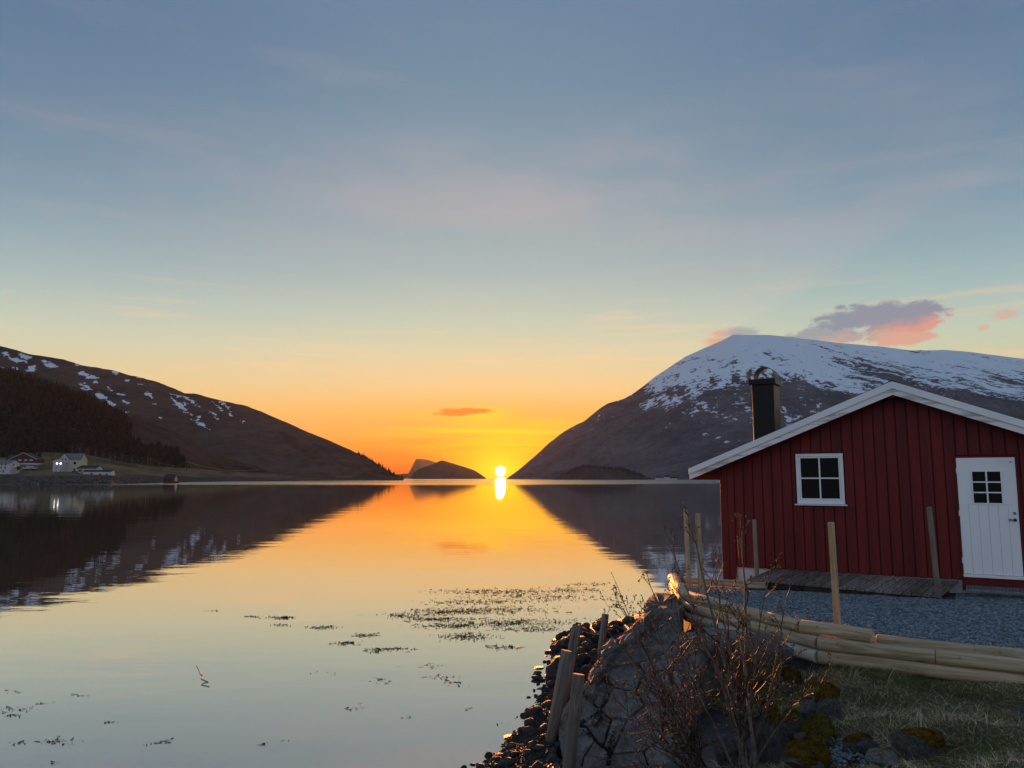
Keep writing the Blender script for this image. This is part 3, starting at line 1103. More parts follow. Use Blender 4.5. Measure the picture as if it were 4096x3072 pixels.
# cladding: cover boards over recessed under-boards
WX0, WX1, WZ0, WZ1 = 1.542, 2.42, W(-0.494), W(0.49)
DX0, DX1, DZ0, DZ1 = 4.300, 5.255, W(-1.70), W(0.40)
PERIOD = 0.1925
u = 0.305
rb = random.Random(4)
while u < WID - 0.02:
    a, b = u, min(u + 0.168, WID)
    segs = [(a, b, Z0 - rb.uniform(0, 0.004), None)]
    if b > WX0 - 0.02 and a < WX1 + 0.02:
        segs = [(a, b, Z0, WZ0 - 0.045), (a, b, WZ1 + 0.02, None)]
        if a < WX0 - 0.03: segs.append((a, WX0 - 0.028, WZ0 - 0.045, WZ1 + 0.02))
        if b > WX1 + 0.03: segs.append((WX1 + 0.028, b, WZ0 - 0.045, WZ1 + 0.02))
    if b > DX0 and a < DX1:
        segs = [(a, b, DZ1 + 0.025, None)]
        if a < DX0: segs.append((a, DX0 - 0.002, Z0, DZ1 + 0.025))
        if b > DX1: segs.append((DX1 + 0.002, b, Z0, DZ1 + 0.025))
    for (p, q, z0, z1) in segs:
        if q - p < 0.012:
            continue
        if z1 is None:
            out = [(p, z0), (q, z0), (q, wall_top(q)), (p, wall_top(p))]
            if p < UR < q:
                out = [(p, z0), (q, z0), (q, wall_top(q)), (UR, wall_top(UR)), (p, wall_top(p))]
        else:
            out = [(p, z0), (q, z0), (q, z1), (p, z1)]
        mb = MB(); mb.prism(out, -0.018 - rb.uniform(0, 0.002), -0.001)
        mb.build('board', M['red'], cabin, bevel=0.003)
    u += PERIOD

# roof: two slabs with felt, white gable boards in two steps, red eave boards
OV = 0.40
for s in (-1, 1):
    def U(d): return UR + s * d
    half = 3.93
    zt = lambda d: W(1.80) - SL * d + 0.012
    mb = MB()
    mb.prism([(U(0.0), zt(0)), (U(half), zt(half)), (U(half), zt(half) - 0.13), (U(0.0), zt(0) - 0.13)], -OV + 0.028, LEN + OV)
    roof = mb.build('roof', M['felt'], cabin)
    mb = MB()                               # upper gable board, proud of the lower
    zt2 = lambda d: W(1.80) - SL * d
    mb.prism([(U(0.0), zt2(0)), (U(half), zt2(half)), (U(half), zt2(half) - 0.122), (U(0.0), zt2(0) - 0.135)], -OV - 0.024, -OV + 0.002)
    mb.build('gable_board', M['white'], cabin, bevel=0.003)
    mb = MB()
    mb.prism([(U(0.0), zt2(0) - 0.115), (U(half - 0.01), zt2(half) - 0.105), (U(half - 0.01), zt2(half) - 0.226), (U(0.0), zt2(0) - 0.252)], -OV + 0.004, -OV + 0.026)
    mb.build('gable_board', M['white_worn'], cabin, bevel=0.003)
    mb = MB()                               # eave board
    z = zt(half) - 0.125
    a, b = sorted((U(half - 0.05), U(half - 0.025)))
    mb.box(a, b, -OV + 0.03, LEN + OV - 0.02, z - 0.12, z)
    mb.build('eave_board', M['red'], cabin)
    for i in range(4):                      # soffit slats
        d = half - 0.10 - i * 0.115
        a, b = sorted((U(d), U(d - 0.095)))
        mb = MB(); mb.box(a, b, -OV + 0.03, LEN + OV - 0.02, zt(d) - 0.20, zt(d) - 0.18)
        mb.build('soffit_slat', M['red'], cabin)
    for i in range(6):                      # rafter tails
        mb = MB(); y = -OV + 0.32 + i * 1.2
        a, b = sorted((U(3.34), U(3.86)))
        mb.box(a, b, y, y + 0.05, zt(3.86) - 0.175, zt(3.86) - 0.06)
        mb.build('rafter', M['red'], cabin)
mb = MB()
mb.prism([(UR - 0.14, W(1.80) - 0.035), (UR + 0.14, W(1.80) - 0.035), (UR, W(1.80) + 0.032)], -OV + 0.03, LEN + OV)
mb.build('ridge_cap', M['felt'], cabin)
mb = MB(); mb.box(UR - 0.05, UR + 0.05, -OV + 0.03, 0.0, W(1.80) - 0.30, W(1.80) - 0.14)
mb.build('ridge_beam', M['red_dark'], cabin)

# chimney
CX0, CX1, CY0, CY1 = 0.53, 0.985, 0.80, 1.40
mb = MB(); mb.box(CX0, CX1, CY0, CY1, W(0.35), W(2.04))
chim = mb.build('chimney', M['black'], cabin, bevel=0.006)
mb = MB()
e0, e1 = 0.062, 0.045
mb.add([(CX0 - e0, CY0 - e0, W(2.03)), (CX1 + e0, CY0 - e0, W(2.03)), (CX1 + e0, CY1 + e0, W(2.03)), (CX0 - e0, CY1 + e0, W(2.03)),
        (CX0 - e1, CY0 - e1, W(2.15)), (CX1 + e1, CY0 - e1, W(2.15)), (CX1 + e1, CY1 + e1, W(2.15)), (CX0 - e1, CY1 + e1, W(2.15))],
       [(3, 2, 1, 0), (4, 5, 6, 7), (0, 1, 5, 4), (1, 2, 6, 5), (2, 3, 7, 6), (3, 0, 4, 7)])
mb.build('cap', M['black'], chim, bevel=0.004)
mb = MB(); mb.box(CX1 + 0.001, CX1 + 0.006, CY0 + 0.02, CY1 - 0.02, W(1.50), W(2.03))
mb.build('side_plate', M['arch'], chim)
mb = MB(); mb.tube([((CX0 + CX1) / 2, 1.1, W(2.14)), ((CX0 + CX1) / 2, 1.1, W(2.18))], 0.12, 16)
mb.build('flue', M['black'], chim)
mb = MB()
n, cx, r = 22, (CX0 + CX1) / 2 + 0.02, 0.225
for i in range(n + 1):
    th = math.pi * i / n
    for rr in (r, r - 0.006):
        for y in (0.90, 1.30):
            mb.v.append((cx - rr * math.cos(th), y, W(2.15) + 0.05 + (rr + 0.01) * math.sin(th)))
for i in range(n):
    o = i * 4
    for a, b in ((0, 1), (1, 3), (3, 2), (2, 0)):
        mb.f.append((o + a, o + b, o + 4 + b, o + 4 + a))
mb.f += [(0, 1, 3, 2), (n * 4, n * 4 + 2, n * 4 + 3, n * 4 + 1)]
mb.build('arched_hood', M['arch'], chim)
for x in (cx - r, cx + r - 0.006):
    mb = MB(); mb.box(x, x + 0.006, 0.90, 1.30, W(2.145), W(2.21))
    mb.build('hood_foot', M['black'], chim)

# window
win = MB()
f = 0.055
win.prism([(WX0, WZ0), (WX1, WZ0), (WX1, WZ0 + 0.075), (WX0, WZ0 + 0.075)], -0.045, 0.0)
win.prism([(WX0, WZ1 - f), (WX1, WZ1 - f), (WX1, WZ1), (WX0, WZ1)], -0.045, 0.0)
win.prism([(WX0, WZ0 + 0.075), (WX0 + f, WZ0 + 0.075), (WX0 + f, WZ1 - f), (WX0, WZ1 - f)], -0.045, 0.0)
win.prism([(WX1 - f, WZ0 + 0.075), (WX1, WZ0 + 0.075), (WX1, WZ1 - f), (WX1 - f, WZ1 - f)], -0.045, 0.0)
window = win.build('window', M['white'], cabin, bevel=0.004)
fi = 0.030
x0, x1, z0, z1 = WX0 + f + 0.002, WX1 - f - 0.002, WZ0 + 0.077, WZ1 - f - 0.002
mb = MB()
mb.prism([(x0, z0), (x1, z0), (x1, z0 + fi), (x0, z0 + fi)], -0.034, -0.002)
mb.prism([(x0, z1 - fi), (x1, z1 - fi), (x1, z1), (x0, z1)], -0.034, -0.002)
mb.prism([(x0, z0 + fi), (x0 + fi, z0 + fi), (x0 + fi, z1 - fi), (x0, z1 - fi)], -0.034, -0.002)
mb.prism([(x1 - fi, z0 + fi), (x1, z0 + fi), (x1, z1 - fi), (x1 - fi, z1 - fi)], -0.034, -0.002)
mb.build('sash', M['white'], window, bevel=0.003)
xm, zm = (x0 + x1) / 2, (z0 + z1) / 2
mb = MB(); mb.box(xm - 0.014, xm + 0.014, -0.031, -0.006, z0 + fi, z1 - fi)
mb.build('glazing_bar', M['white'], window)
for (a, b) in ((x0 + fi, xm - 0.014), (xm + 0.014, x1 - fi)):
    mb = MB(); mb.box(a, b, -0.030, -0.006, zm - 0.013, zm + 0.013)
    mb.build('glazing_bar', M['white'], window)
    for (c, d) in ((z0 + fi, zm - 0.013), (zm + 0.013, z1 - fi)):
        mb = MB(); mb.box(a, b, -0.014, -0.008, c, d)
        mb.build('pane', M['glass'], window)
mb = MB()
mb.add([(WX0 - 0.045, -0.10, WZ0 - 0.028), (WX1 + 0.045, -0.10, WZ0 - 0.028), (WX1 + 0.045, 0.0, WZ0 - 0.012), (WX0 - 0.045, 0.0, WZ0 - 0.012),
        (WX0 - 0.045, -0.10, WZ0 - 0.016), (WX1 + 0.045, -0.10, WZ0 - 0.016), (WX1 + 0.045, 0.0, WZ0 - 0.002), (WX0 - 0.045, 0.0, WZ0 - 0.002)],
       [(3, 2, 1, 0), (4, 5, 6, 7), (0, 1, 5, 4), (1, 2, 6, 5), (2, 3, 7, 6), (3, 0, 4, 7)])
mb.build('sill', M['white'], window)

# door: red frame, white leaf of vertical boards with a six-pane light
mb = MB()
mb.box(DX0, DX0 + 0.024, -0.05, 0.0, Z0, DZ1); mb.box(DX1 - 0.024, DX1, -0.05, 0.0, Z0, DZ1); mb.box(DX0 + 0.024, DX1 - 0.024, -0.05, 0.0, DZ1 - 0.022, DZ1)
mb.build('door_frame', M['red'], cabin)
lx0, lx1, lz0, lz1 = 4.330, 5.226, W(-1.677), W(0.373)
gx0, gx1, gz0, gz1 = 4.545, 5.018, W(-0.452), W(0.145)
mb = MB()
mb.box(lx0, gx0, -0.040, -0.002, gz0, gz1); mb.box(gx1, lx1, -0.040, -0.002, gz0, gz1); mb.box(lx0, lx1, -0.040, -0.002, gz1, lz1)
door = mb.build('door', M['door'], cabin)
nb = 6
bw = (lx1 - lx0) / nb
for i in range(nb):
    mb = MB(); mb.box(lx0 + i * bw + 0.0012, lx0 + (i + 1) * bw - 0.0012, -0.040, -0.004, lz0, gz0 - 0.0005)
    mb.build('plank', M['door'], door, bevel=0.003)
mb = MB()
t = 0.022
mb.box(gx0 - 0.006, gx1 + 0.006, -0.052, -0.041, gz0 - 0.006, gz0 + t); mb.box(gx0 - 0.006, gx1 + 0.006, -0.052, -0.041, gz1 - t, gz1 + 0.006)
mb.box(gx0 - 0.006, gx0 + t, -0.052, -0.041, gz0 + t, gz1 - t); mb.box(gx1 - t, gx1 + 0.006, -0.052, -0.041, gz0 + t, gz1 - t)
mb.build('light_frame', M['white'], door, bevel=0.003)
gm = (gx0 + gx1) / 2
mb = MB(); mb.box(gm - 0.013, gm + 0.013, -0.050, -0.026, gz0 + t, gz1 - t); mb.build('glazing_bar', M['white'], door)
rows = [gz0 + t + (gz1 - gz0 - 2 * t) * q / 3 for q in range(4)]
for c in range(2):
    a, b = (gx0 + t, gm - 0.013) if c == 0 else (gm + 0.013, gx1 - t)
    for q in range(3):
        z0, z1 = rows[q] + (0.012 if q else 0), rows[q + 1] - (0.012 if q < 2 else 0)
        mb = MB(); mb.box(a, b, -0.030, -0.024, z0, z1); mb.build('pane', M['glass'], door)
        if q:
            mb = MB(); mb.box(a, b, -0.049, -0.026, rows[q] - 0.012, rows[q] + 0.012); mb.build('glazing_bar', M['white'], door)
# handle, lock, hinges, small oval plate
hx, hz = 5.165, W(-0.717)
mb = MB()
mb.tube([(hx, -0.041, hz), (hx, -0.056, hz)], 0.028, 16); mb.tube([(hx, -0.05, hz), (hx, -0.090, hz)], 0.010, 8)
mb.tube([(hx, -0.088, hz), (hx - 0.04, -0.092, hz + 0.002), (hx - 0.075, -0.088, hz + 0.004), (hx - 0.10, -0.084, hz + 0.002)], [0.010, 0.008, 0.014, 0.008], 8)
mb.build('handle', M['iron'], door, smooth=True)
mb = MB(); mb.tube([(hx, -0.041, W(-0.60)), (hx, -0.058, W(-0.60))], 0.024, 16); mb.tube([(hx, -0.058, W(-0.60)), (hx, -0.066, W(-0.60))], 0.013, 12)
mb.build('lock', M['steel'], door)
for z in (W(0.14), W(-0.62), W(-1.45)):
    mb = MB(); mb.tube([(lx0 - 0.004, -0.048, z - 0.05), (lx0 - 0.004, -0.048, z + 0.05)], 0.008, 8)
    mb.build('hinge', M['white'], door)
mb = MB()
pts = [(5.163 + 0.026 * math.cos(a), W(0.29) + 0.012 * math.sin(a)) for a in np.linspace(0, 2 * math.pi, 18)[:-1]]
mb.prism(pts, -0.0425, -0.0405); mb.build('oval_plate', M['steel'], door)
mb = MB(); mb.box(DX0 + 0.026, DX1 - 0.026, -0.075, -0.002, W(-1.735), W(-1.682)); mb.build('threshold', M['white_worn'], cabin)
mb = MB(); mb.box(DX0 - 0.002, DX1 + 0.05, -0.032, -0.001, W(-1.97), W(-1.737)); mb.build('base_board', M['red'], cabin)


# plank ramp in front of the wall
def cab_point(u_, y_, z_):
    c, s = math.cos(-ALPHA), math.sin(-ALPHA)
    return Vector((CAB.x + c * u_ - s * y_, CAB.y + s * u_ + c * y_, z_))


ramp = empty('plank_ramp', cab_point(1.2, -0.6, W(-2.0)), -ALPHA)
tag(ramp, 'weathered plank ramp laid along the cabin wall up to the door mat', 'ramp')
OR, IR = (1.2, -0.6, W(-2.0)), None
NP = 22
bl, br_, fl, fr = (1.00, -0.03, W(-1.795)), (4.27, -0.03, W(-1.815)), (0.78, -1.16, W(-1.895)), (4.00, -1.16, W(-1.965))
rr = random.Random(12)
for i in range(NP):
    a, b = i / NP, (i + 1) / NP - 0.0065
    def L(p, q, t_): return Vector([p[k] + (q[k] - p[k]) * t_ - OR[k] for k in range(3)])
    ext = rr.uniform(-0.012, 0.012)
    dz = rr.uniform(-0.003, 0.003)
    p1, p2, p3, p4 = L(fl, fr, a), L(fl, fr, b), L(bl, br_, b), L(bl, br_, a)
    p1.y += ext; p2.y += ext
    # origin of the plank at its middle so that the grain runs along it
    c = (p1 + p2 + p3 + p4) / 4
    top = [p - c + Vector((0, 0, dz)) for p in (p1, p2, p3, p4)]
    v = [p - Vector((0, 0, 0.028)) for p in top] + top
    mb = MB(); mb.add(v, [(3, 2, 1, 0), (4, 5, 6, 7), (0, 1, 5, 4), (1, 2, 6, 5), (2, 3, 7, 6), (3, 0, 4, 7)])
    o = mb.build('plank', M['deck'], ramp, bevel=0.003)
    o.location = c
for k, yy in ((0, -1.10), (1, -0.55)):
    mb = MB()
    t_ = (yy + 0.03) / (-1.16 + 0.03)
    za = bl[2] + (fl[2] - bl[2]) * t_; zb = br_[2] + (fr[2] - br_[2]) * t_
    xa = bl[0] + (fl[0] - bl[0]) * t_; xb = br_[0] + (fr[0] - br_[0]) * t_
    v = [(x - OR[0], y - OR[1], z - OR[2]) for x, y, z in ((xa + 0.05, yy - 0.03, za - 0.13), (xb - 0.05, yy - 0.03, zb - 0.13), (xb - 0.05, yy + 0.03, zb - 0.13), (xa + 0.05, yy + 0.03, za - 0.13),
                                                           (xa + 0.05, yy - 0.03, za - 0.033), (xb - 0.05, yy - 0.03, zb - 0.033), (xb - 0.05, yy + 0.03, zb - 0.033), (xa + 0.05, yy + 0.03, za - 0.033))]
    mb.add(v, [(3, 2, 1, 0), (4, 5, 6, 7), (0, 1, 5, 4), (1, 2, 6, 5), (2, 3, 7, 6), (3, 0, 4, 7)])
    mb.build('joist', M['deck_dark'], ramp)

# steel grating at the door
grate = empty('door_grating', cab_point(4.36, -0.40, W(-1.905)), -ALPHA)
tag(grate, 'galvanised steel grating lying in front of the white door', 'grating')
mb = MB(); mb.box(0, 1.35, -0.30, -0.28, 0.0, 0.03); mb.box(0, 1.35, 0.28, 0.30, 0.0, 0.03); mb.box(0, 0.02, -0.28, 0.28, 0.0, 0.03); mb.box(1.33, 1.35, -0.28, 0.28, 0.0, 0.03)
mb.build('frame', M['steel'], grate)
for i in range(26):
    mb = MB(); mb.box(0.045 + i * 0.05, 0.053 + i * 0.05, -0.28, 0.28, 0.002, 0.028); mb.build('bar', M['steel'], grate)
for i in range(7):
    mb = MB(); mb.box(0.02, 1.33, -0.24 + i * 0.08 - 0.003, -0.24 + i * 0.08 + 0.003, 0.006, 0.020); mb.build('rod', M['steel'], grate)


# ---- round stakes set in the gravel
def stake(px_t, py_t, px_b, py_b, zrel, rad, mat, label, dY=0.0):
    b = on(px_b, py_b, W(zrel))
    t_ = at(px_t, py_t, b.y + dY)
    d = t_ - b
    n = 14
    mb = MB()
    mb.tube([Vector((0, 0, -0.25)), Vector((0, 0, d.length * 0.5)), Vector((0, 0, d.length - 0.012)), Vector((0, 0, d.length))], [rad * 1.04, rad, rad * 0.97, rad * 0.80], n)
    o = mb.build('wooden_stake', mat, None)
    o.location = b
    o.rotation_euler = d.to_track_quat('Z', 'Y').to_euler()
    tag(o, label, 'stake', 'round stakes standing in the gravel')


stake(1480, 1099, 1489, 1262, -1.98, 0.045, M['stake'], 'thin wooden stake at the far corner of the log edging, leftmost of all')
stake(1507, 1109, 1515, 1292, -1.93, 0.045, M['stake'], 'thin wooden stake just right of the leftmost one, behind the shrub')
stake(1629, 1122, 1636, 1259, -2.00, 0.042, M['stake_grey'], 'greyish stake at the left end of the plank ramp')
stake(1795, 1128, 1810, 1361, -1.89, 0.043, M['stake'], 'tall pale pine stake standing in the gravel near the log edging')
stake(2007, 1095, 2027, 1287, -1.98, 0.047, M['stake_grey'], 'grey brown stake standing by the ramp end left of the door')

# ---- log edging: three courses of round timber along the yard
edging = empty('log_edging', (3.39, 10.04, W(-2.14)))
tag(edging, 'stacked round pine logs edging the gravel yard', 'log edging')
LR = 0.079


def path_at(s):
    d = 0.0
    for (x0, y0), (x1, y1) in zip(LOGPATH[:-1], LOGPATH[1:]):
        l = math.hypot(x1 - x0, y1 - y0)
        if s <= d + l:
            t_ = (s - d) / l
            return Vector((x0 + (x1 - x0) * t_, y0 + (y1 - y0) * t_, 0))
        d += l
    return Vector((*LOGPATH[-1], 0))


def log_between(a, b, rad, mat, parent, n=18):
    """Round timber from a to b with slightly rounded ends; its local X runs along it."""
    a = Vector(a); b = Vector(b)
    d = b - a
    Ln = d.length
    mb = MB()
    q = 0.008
    xs = [0.0, q, Ln * 0.33, Ln * 0.66, Ln - q, Ln]
    rs = [rad - q, rad, rad * rr.uniform(0.98, 1.02), rad * rr.uniform(0.98, 1.02), rad, rad - q]
    mb.tube([Vector((x, 0, 0)) for x in xs], rs, n)
    o = mb.build('log', mat, parent, smooth=True)
    for p in o.data.polygons:
        if len(p.vertices) > 4:
            p.use_smooth = False
    o.rotation_euler = d.to_track_quat('X', 'Z').to_euler()
    o.location = a - parent.location
    return o


seglen = [math.hypot(b[0] - a[0], b[1] - a[1]) for a, b in zip(LOGPATH[:-1], LOGPATH[1:])]
cum = [0]
for l in seglen: cum.append(cum[-1] + l)


def course(brk, dz, off, mats):
    for i, (s0, s1) in enumerate(zip(brk[:-1], brk[1:])):
        a, b = path_at(s0), path_at(s1)
        n_ = Vector((-(b - a).y, (b - a).x, 0)).normalized()
        if n_.y < 0: n_ = -n_
        def zz_(p): return W(-1.94) + dz - 0.012 * max(0.0, p.y - 10.0)
        a = a + n_ * off; b = b + n_ * off
        g = (b - a).normalized() * 0.002
        log_between((a.x + g.x, a.y + g.y, zz_(a)), (b.x - g.x, b.y - g.y, zz_(b)), LR * rr.uniform(0.97, 1.03), mats[i % len(mats)], edging)


course([0, cum[1], cum[2] - 0.25, cum[3] + 0.02, cum[4] + 0.35, cum[5] + 0.4, cum[7]], 0.0, 0.0, [M['log']])
course([0.02, cum[1] - 0.01, cum[2] - 0.3, cum[3] - 0.25, cum[3] + 0.62], 0.150, 0.012, [M['log']])
course([0, cum[1] + 0.01, cum[2] + 0.1, cum[3] + 0.02], -0.150, -0.015, [M['log'], M['log_pale'], M['log_pale']])
course([cum[3] + 0.02, cum[5] + 1.1, cum[7]], -0.150, -0.015, [M['log']])
# the log behind, right of where the top course ends, cut flat on its upper side
course([cum[3] + 0.64, cum[5] - 0.05, cum[7]], 0.070, 0.140, [M['log']])
# far beam between the yard and the water
beam = empty('edge_beam', cab_point(-0.62, -1.34, W(-2.02)), -ALPHA)
tag(beam, 'straight squared timber along the water side of the yard', 'beam')
mb = MB(); mb.box(0.0, 1.78, -0.06, 0.06, 0.0, 0.115); mb.build('timber', M['log'], beam, bevel=0.012)

# ---- gravel
def chips(name, n, region, zfun, smin, smax, mat, flat=0.45, seed=3):
    g = np.random.default_rng(seed)
    x, y = region(g, n)
    n = len(x)
    base = np.array([(1, 0, 0), (-0.9, 0.15, 0), (0.1, 1, 0), (-0.1, -1, 0), (0.1, 0.05, 1), (-0.1, 0, -1)], float)
    s = g.uniform(smin, smax, n)
    sc = np.stack([s * g.uniform(0.75, 1.25, n), s * g.uniform(0.5, 0.9, n), s * flat * g.uniform(0.6, 1.3, n)], -1)
    v = base[None] * (1 + g.uniform(-0.25, 0.25, (n, 6, 3))) * sc[:, None, :]
    a = g.uniform(0, 2 * np.pi, n)
    tx = g.normal(0, 0.35, n); ty = g.normal(0, 0.35, n)
    ca, sa = np.cos(a), np.sin(a)
    X, Y, Z = v[..., 0], v[..., 1], v[..., 2]
    X, Z = X * np.cos(tx)[:, None] + Z * np.sin(tx)[:, None], -X * np.sin(tx)[:, None] + Z * np.cos(tx)[:, None]
    Y, Z = Y * np.cos(ty)[:, None] + Z * np.sin(ty)[:, None], -Y * np.sin(ty)[:, None] + Z * np.cos(ty)[:, None]
    X, Y = X * ca[:, None] - Y * sa[:, None], X * sa[:, None] + Y * ca[:, None]
    v = np.stack([X + x[:, None], Y + y[:, None], Z + (zfun(x, y) + s * flat * 0.3)[:, None]], -1).reshape(-1, 3)
    tri = np.array([(0, 2, 4), (2, 1, 4), (1, 3, 4), (3, 0, 4), (2, 0, 5), (1, 2, 5), (3, 1, 5), (0, 3, 5)])
    f = (tri[None] + np.arange(n)[:, None, None] * 6).reshape(-1, 3)
    return np_mesh(name, v, f, mat)


YARD_POLY = [(x + 0.09, y + 0.06) for x, y in LOGPATH] + [(14.0, 6.3), (14.0, 10.5)] + [tuple(cab_point(u_, y_, 0).xy) for u_, y_ in ((6.8, 0.0), (4.2, 0.0), (4.2, -1.12), (-0.5, -1.28))]


def yard_region(g, n):
    x = g.uniform(2.7, 13.0, n * 4); y = g.uniform(6.2, 15.5, n * 4)
    k = inside(YARD_POLY, x, y) & (x / np.maximum(y, 1) < 0.98) & (g.random(n * 4) < np.where(x / np.maximum(y, 1) < 0.72, 1.0, 0.6))
    return x[k][:n], y[k][:n]


me = chips('gravel', 86000, yard_region, lambda x, y: yard_z(y) + fbm(x * 3, y * 3, 3, 4) * 0.03, 0.012, 0.028, M['gravel'], 0.5, 3)
tag(link(bpy.data.objects.new('gravel', me)), 'blue grey slate chips covering the yard', 'gravel', kind='stuff')

# ================================================================== SHORE
# ---- stones
def stone_mesh(name, mat, seed, sub=2, cuts=7, rough=0.08, smooth=True):
    g = random.Random(seed)
    bm = bmesh.new()
    bmesh.ops.create_icosphere(bm, subdivisions=sub, radius=1.0)
    planes = []
    for _ in range(cuts):
        n_ = Vector((g.gauss(0, 1), g.gauss(0, 1), g.gauss(0, 0.8))).normalized()
        planes.append((n_, g.uniform(0.58, 0.88)))
    off = Vector((g.uniform(-50, 50), g.uniform(-50, 50), g.uniform(-50, 50)))
    for v in bm.verts:
        p = v.co.copy()
        for n_, d in planes:
            e = p.dot(n_) - d
            if e > 0:
                p -= n_ * e * 0.92
        p *= 1.0 + mnoise.noise(p * 2.2 + off) * rough * 2 + mnoise.noise(p * 6 + off) * rough * 0.6
        v.co = p
    me = bpy.data.meshes.new(name)
    bm.to_mesh(me)
    bm.free()
    if smooth:
        me.polygons.foreach_set('use_smooth', [True] * len(me.polygons))
        try:
            me.set_sharp_from_angle(angle=math.radians(32))
        except Exception:
            pass
    me.materials.append(mat)
    return me


SHORE_MESH = [stone_mesh('shore_stone', M['shore_rock'], 100 + i, 3, 11, 0.045) for i in range(12)]
srng = random.Random(5)


def shore_stone(x, y, z, sx_, sy_, sz_, label, group, rz=None):
    o = bpy.data.objects.new('shore_stone', srng.choice(SHORE_MESH))
    link(o)
    o.location = (x, y, z)
    o.scale = (sx_, sy_, sz_)
    o.rotation_euler = (srng.uniform(-0.25, 0.25), srng.uniform(-0.25, 0.25), srng.uniform(0, 6.28) if rz is None else rz)
    tag(o, label, 'stone', group)
    return o


zs = lambda a, b: (972.07 + a * 0.21974, 1350.1 + b * 0.21974)     # from an enlarged view of the shore (x, y -> picture point)
# stones seen one by one: (x, y, width, height, label)
single = [
    (1120, 118, 180, 62, 'long flat dark stone at the outer tip of the boulder heap'),
    (1080, 205, 200, 110, 'large dark whaleback boulder left of the tall middle post'),
    (957, 252, 60, 26, 'small flat stone just off the whaleback boulder'),
    (930, 346, 44, 18, 'tiny flat stone alone in the water left of the boulder heap'),
    (1028, 315, 66, 46, 'pointed stone at the water edge below the whaleback boulder'),
    (1040, 385, 84, 70, 'rounded stone leaning against the left post'),
    (1320, 92, 56, 50, 'small upright stone behind the tall middle post'),
    (852, 462, 96, 40, 'flat-topped square stone, upper one of the pair in the water'),
    (850, 505, 118, 44, 'dark broad stone, lower one of the pair in the water'),
    (993, 495, 64, 58, 'dark cube-like stone standing in the water left of the left post'),
    (905, 528, 60, 26, 'low stone touching the broad stone in the water'),
    (866, 557, 42, 24, 'small round stone below the stone pair in the water'),
    (827, 625, 26, 20, 'very small stone alone in the water above the shingle'),
    (1022, 630, 58, 46, 'dark stone at the foot of the left post'),
    (932, 672, 46, 40, 'jagged dark stone in the shallows beside a low reddish one'),
    (978, 690, 58, 32, 'low reddish dark stone in the shallows'),
    (775, 693, 54, 14, 'thin sliver of stone awash in the shallows'),
    (842, 678, 40, 24, 'small stone awash above the weed tuft'),
    (940, 740, 52, 26, 'low oval stone near the shingle edge'),
    (878, 832, 70, 42, 'dark angular stone at the upper end of the shingle'),
    (783, 865, 92, 58, 'large angular dark stone at the shingle edge'),
    (706, 868, 44, 32, 'pale wedge-shaped stone in the shallow water'),
    (897, 885, 56, 46, 'dark pointed stone behind the large angular one'),
    (818, 905, 90, 56, 'dark block in the middle of the upper shingle'),
    (720, 1015, 116, 52, 'long smooth brown stone at the shingle edge'),
    (634, 1037, 34, 34, 'small dark stone, left one of a pair by the long brown stone'),
    (664, 1062, 36, 42, 'small dark triangular stone, right one of a pair by the long brown stone'),
    (620, 1097, 74, 26, 'low flat stone awash beside the shingle'),
    (800, 1080, 100, 70, 'rounded grey stone in the middle of the shingle'),
    (605, 1190, 72, 66, 'upright rounded stone at the shingle edge'),
    (376, 1253, 78, 40, 'flat dark stone alone in the water at the bottom'),
    (347, 1320, 40, 18, 'tiny stone alone in the water near the bottom edge'),
    (132, 1380, 64, 40, 'dark stone in the water nearest the bottom edge, far left'),
    (273, 1352, 36, 22, 'small stone between two others near the bottom edge'),
    (218, 1350, 62, 16, 'thin flat stone awash near the bottom edge'),
    (470, 1290, 130, 52, 'long dark stone at the lower shingle edge'),
    (565, 1265, 74, 56, 'rounded stone behind the long one at the lower shingle edge'),
    (1440, 130, 100, 90, 'grey rounded boulder left of the rear post'),
    (1345, 210, 110, 80, 'smooth boulder between the middle and rear posts'),
    (1420, 280, 120, 90, 'brown boulder at the foot of the rear post'),
    (1320, 330, 140, 100, 'big brown boulder right of the tall middle post'),
    (1350, 430, 160, 90, 'broad boulder under the wall coping'),
    (1180, 150, 120, 70, 'dark boulder behind the whaleback boulder'),
    (1290, 270, 110, 90, 'boulder wedged beside the tall middle post'),
    (1450, 20, 76, 60, 'small dark stone in the water beyond the rear post'),
    (1630, 30, 150, 70, 'dark boulder in the water under the top of the wall'),
    (1550, 75, 120, 80, 'boulder right of the rear post against the wall'),
]
for (a, b, w, h, lab) in single:
    px, py = zs(a, b + h * 0.35)
    p = on(px, py, 0.02)
    hpile = 0.0
    if a > 1000 and b < 450 and a > 1160:       # boulder heap rises towards the wall
        hpile = 0.28
        p = on(px, py, hpile)
    s = p.y / 1671.0 * 0.21974
    wx, hz_ = w * s * 0.56, h * s * 0.60
    z = hpile + hz_ * 0.45
    shore_stone(p.x, p.y, z, wx, wx * srng.uniform(0.6, 0.9), max(hz_, wx * 0.25), lab, 'stones on the shore', srng.uniform(-0.5, 0.5))

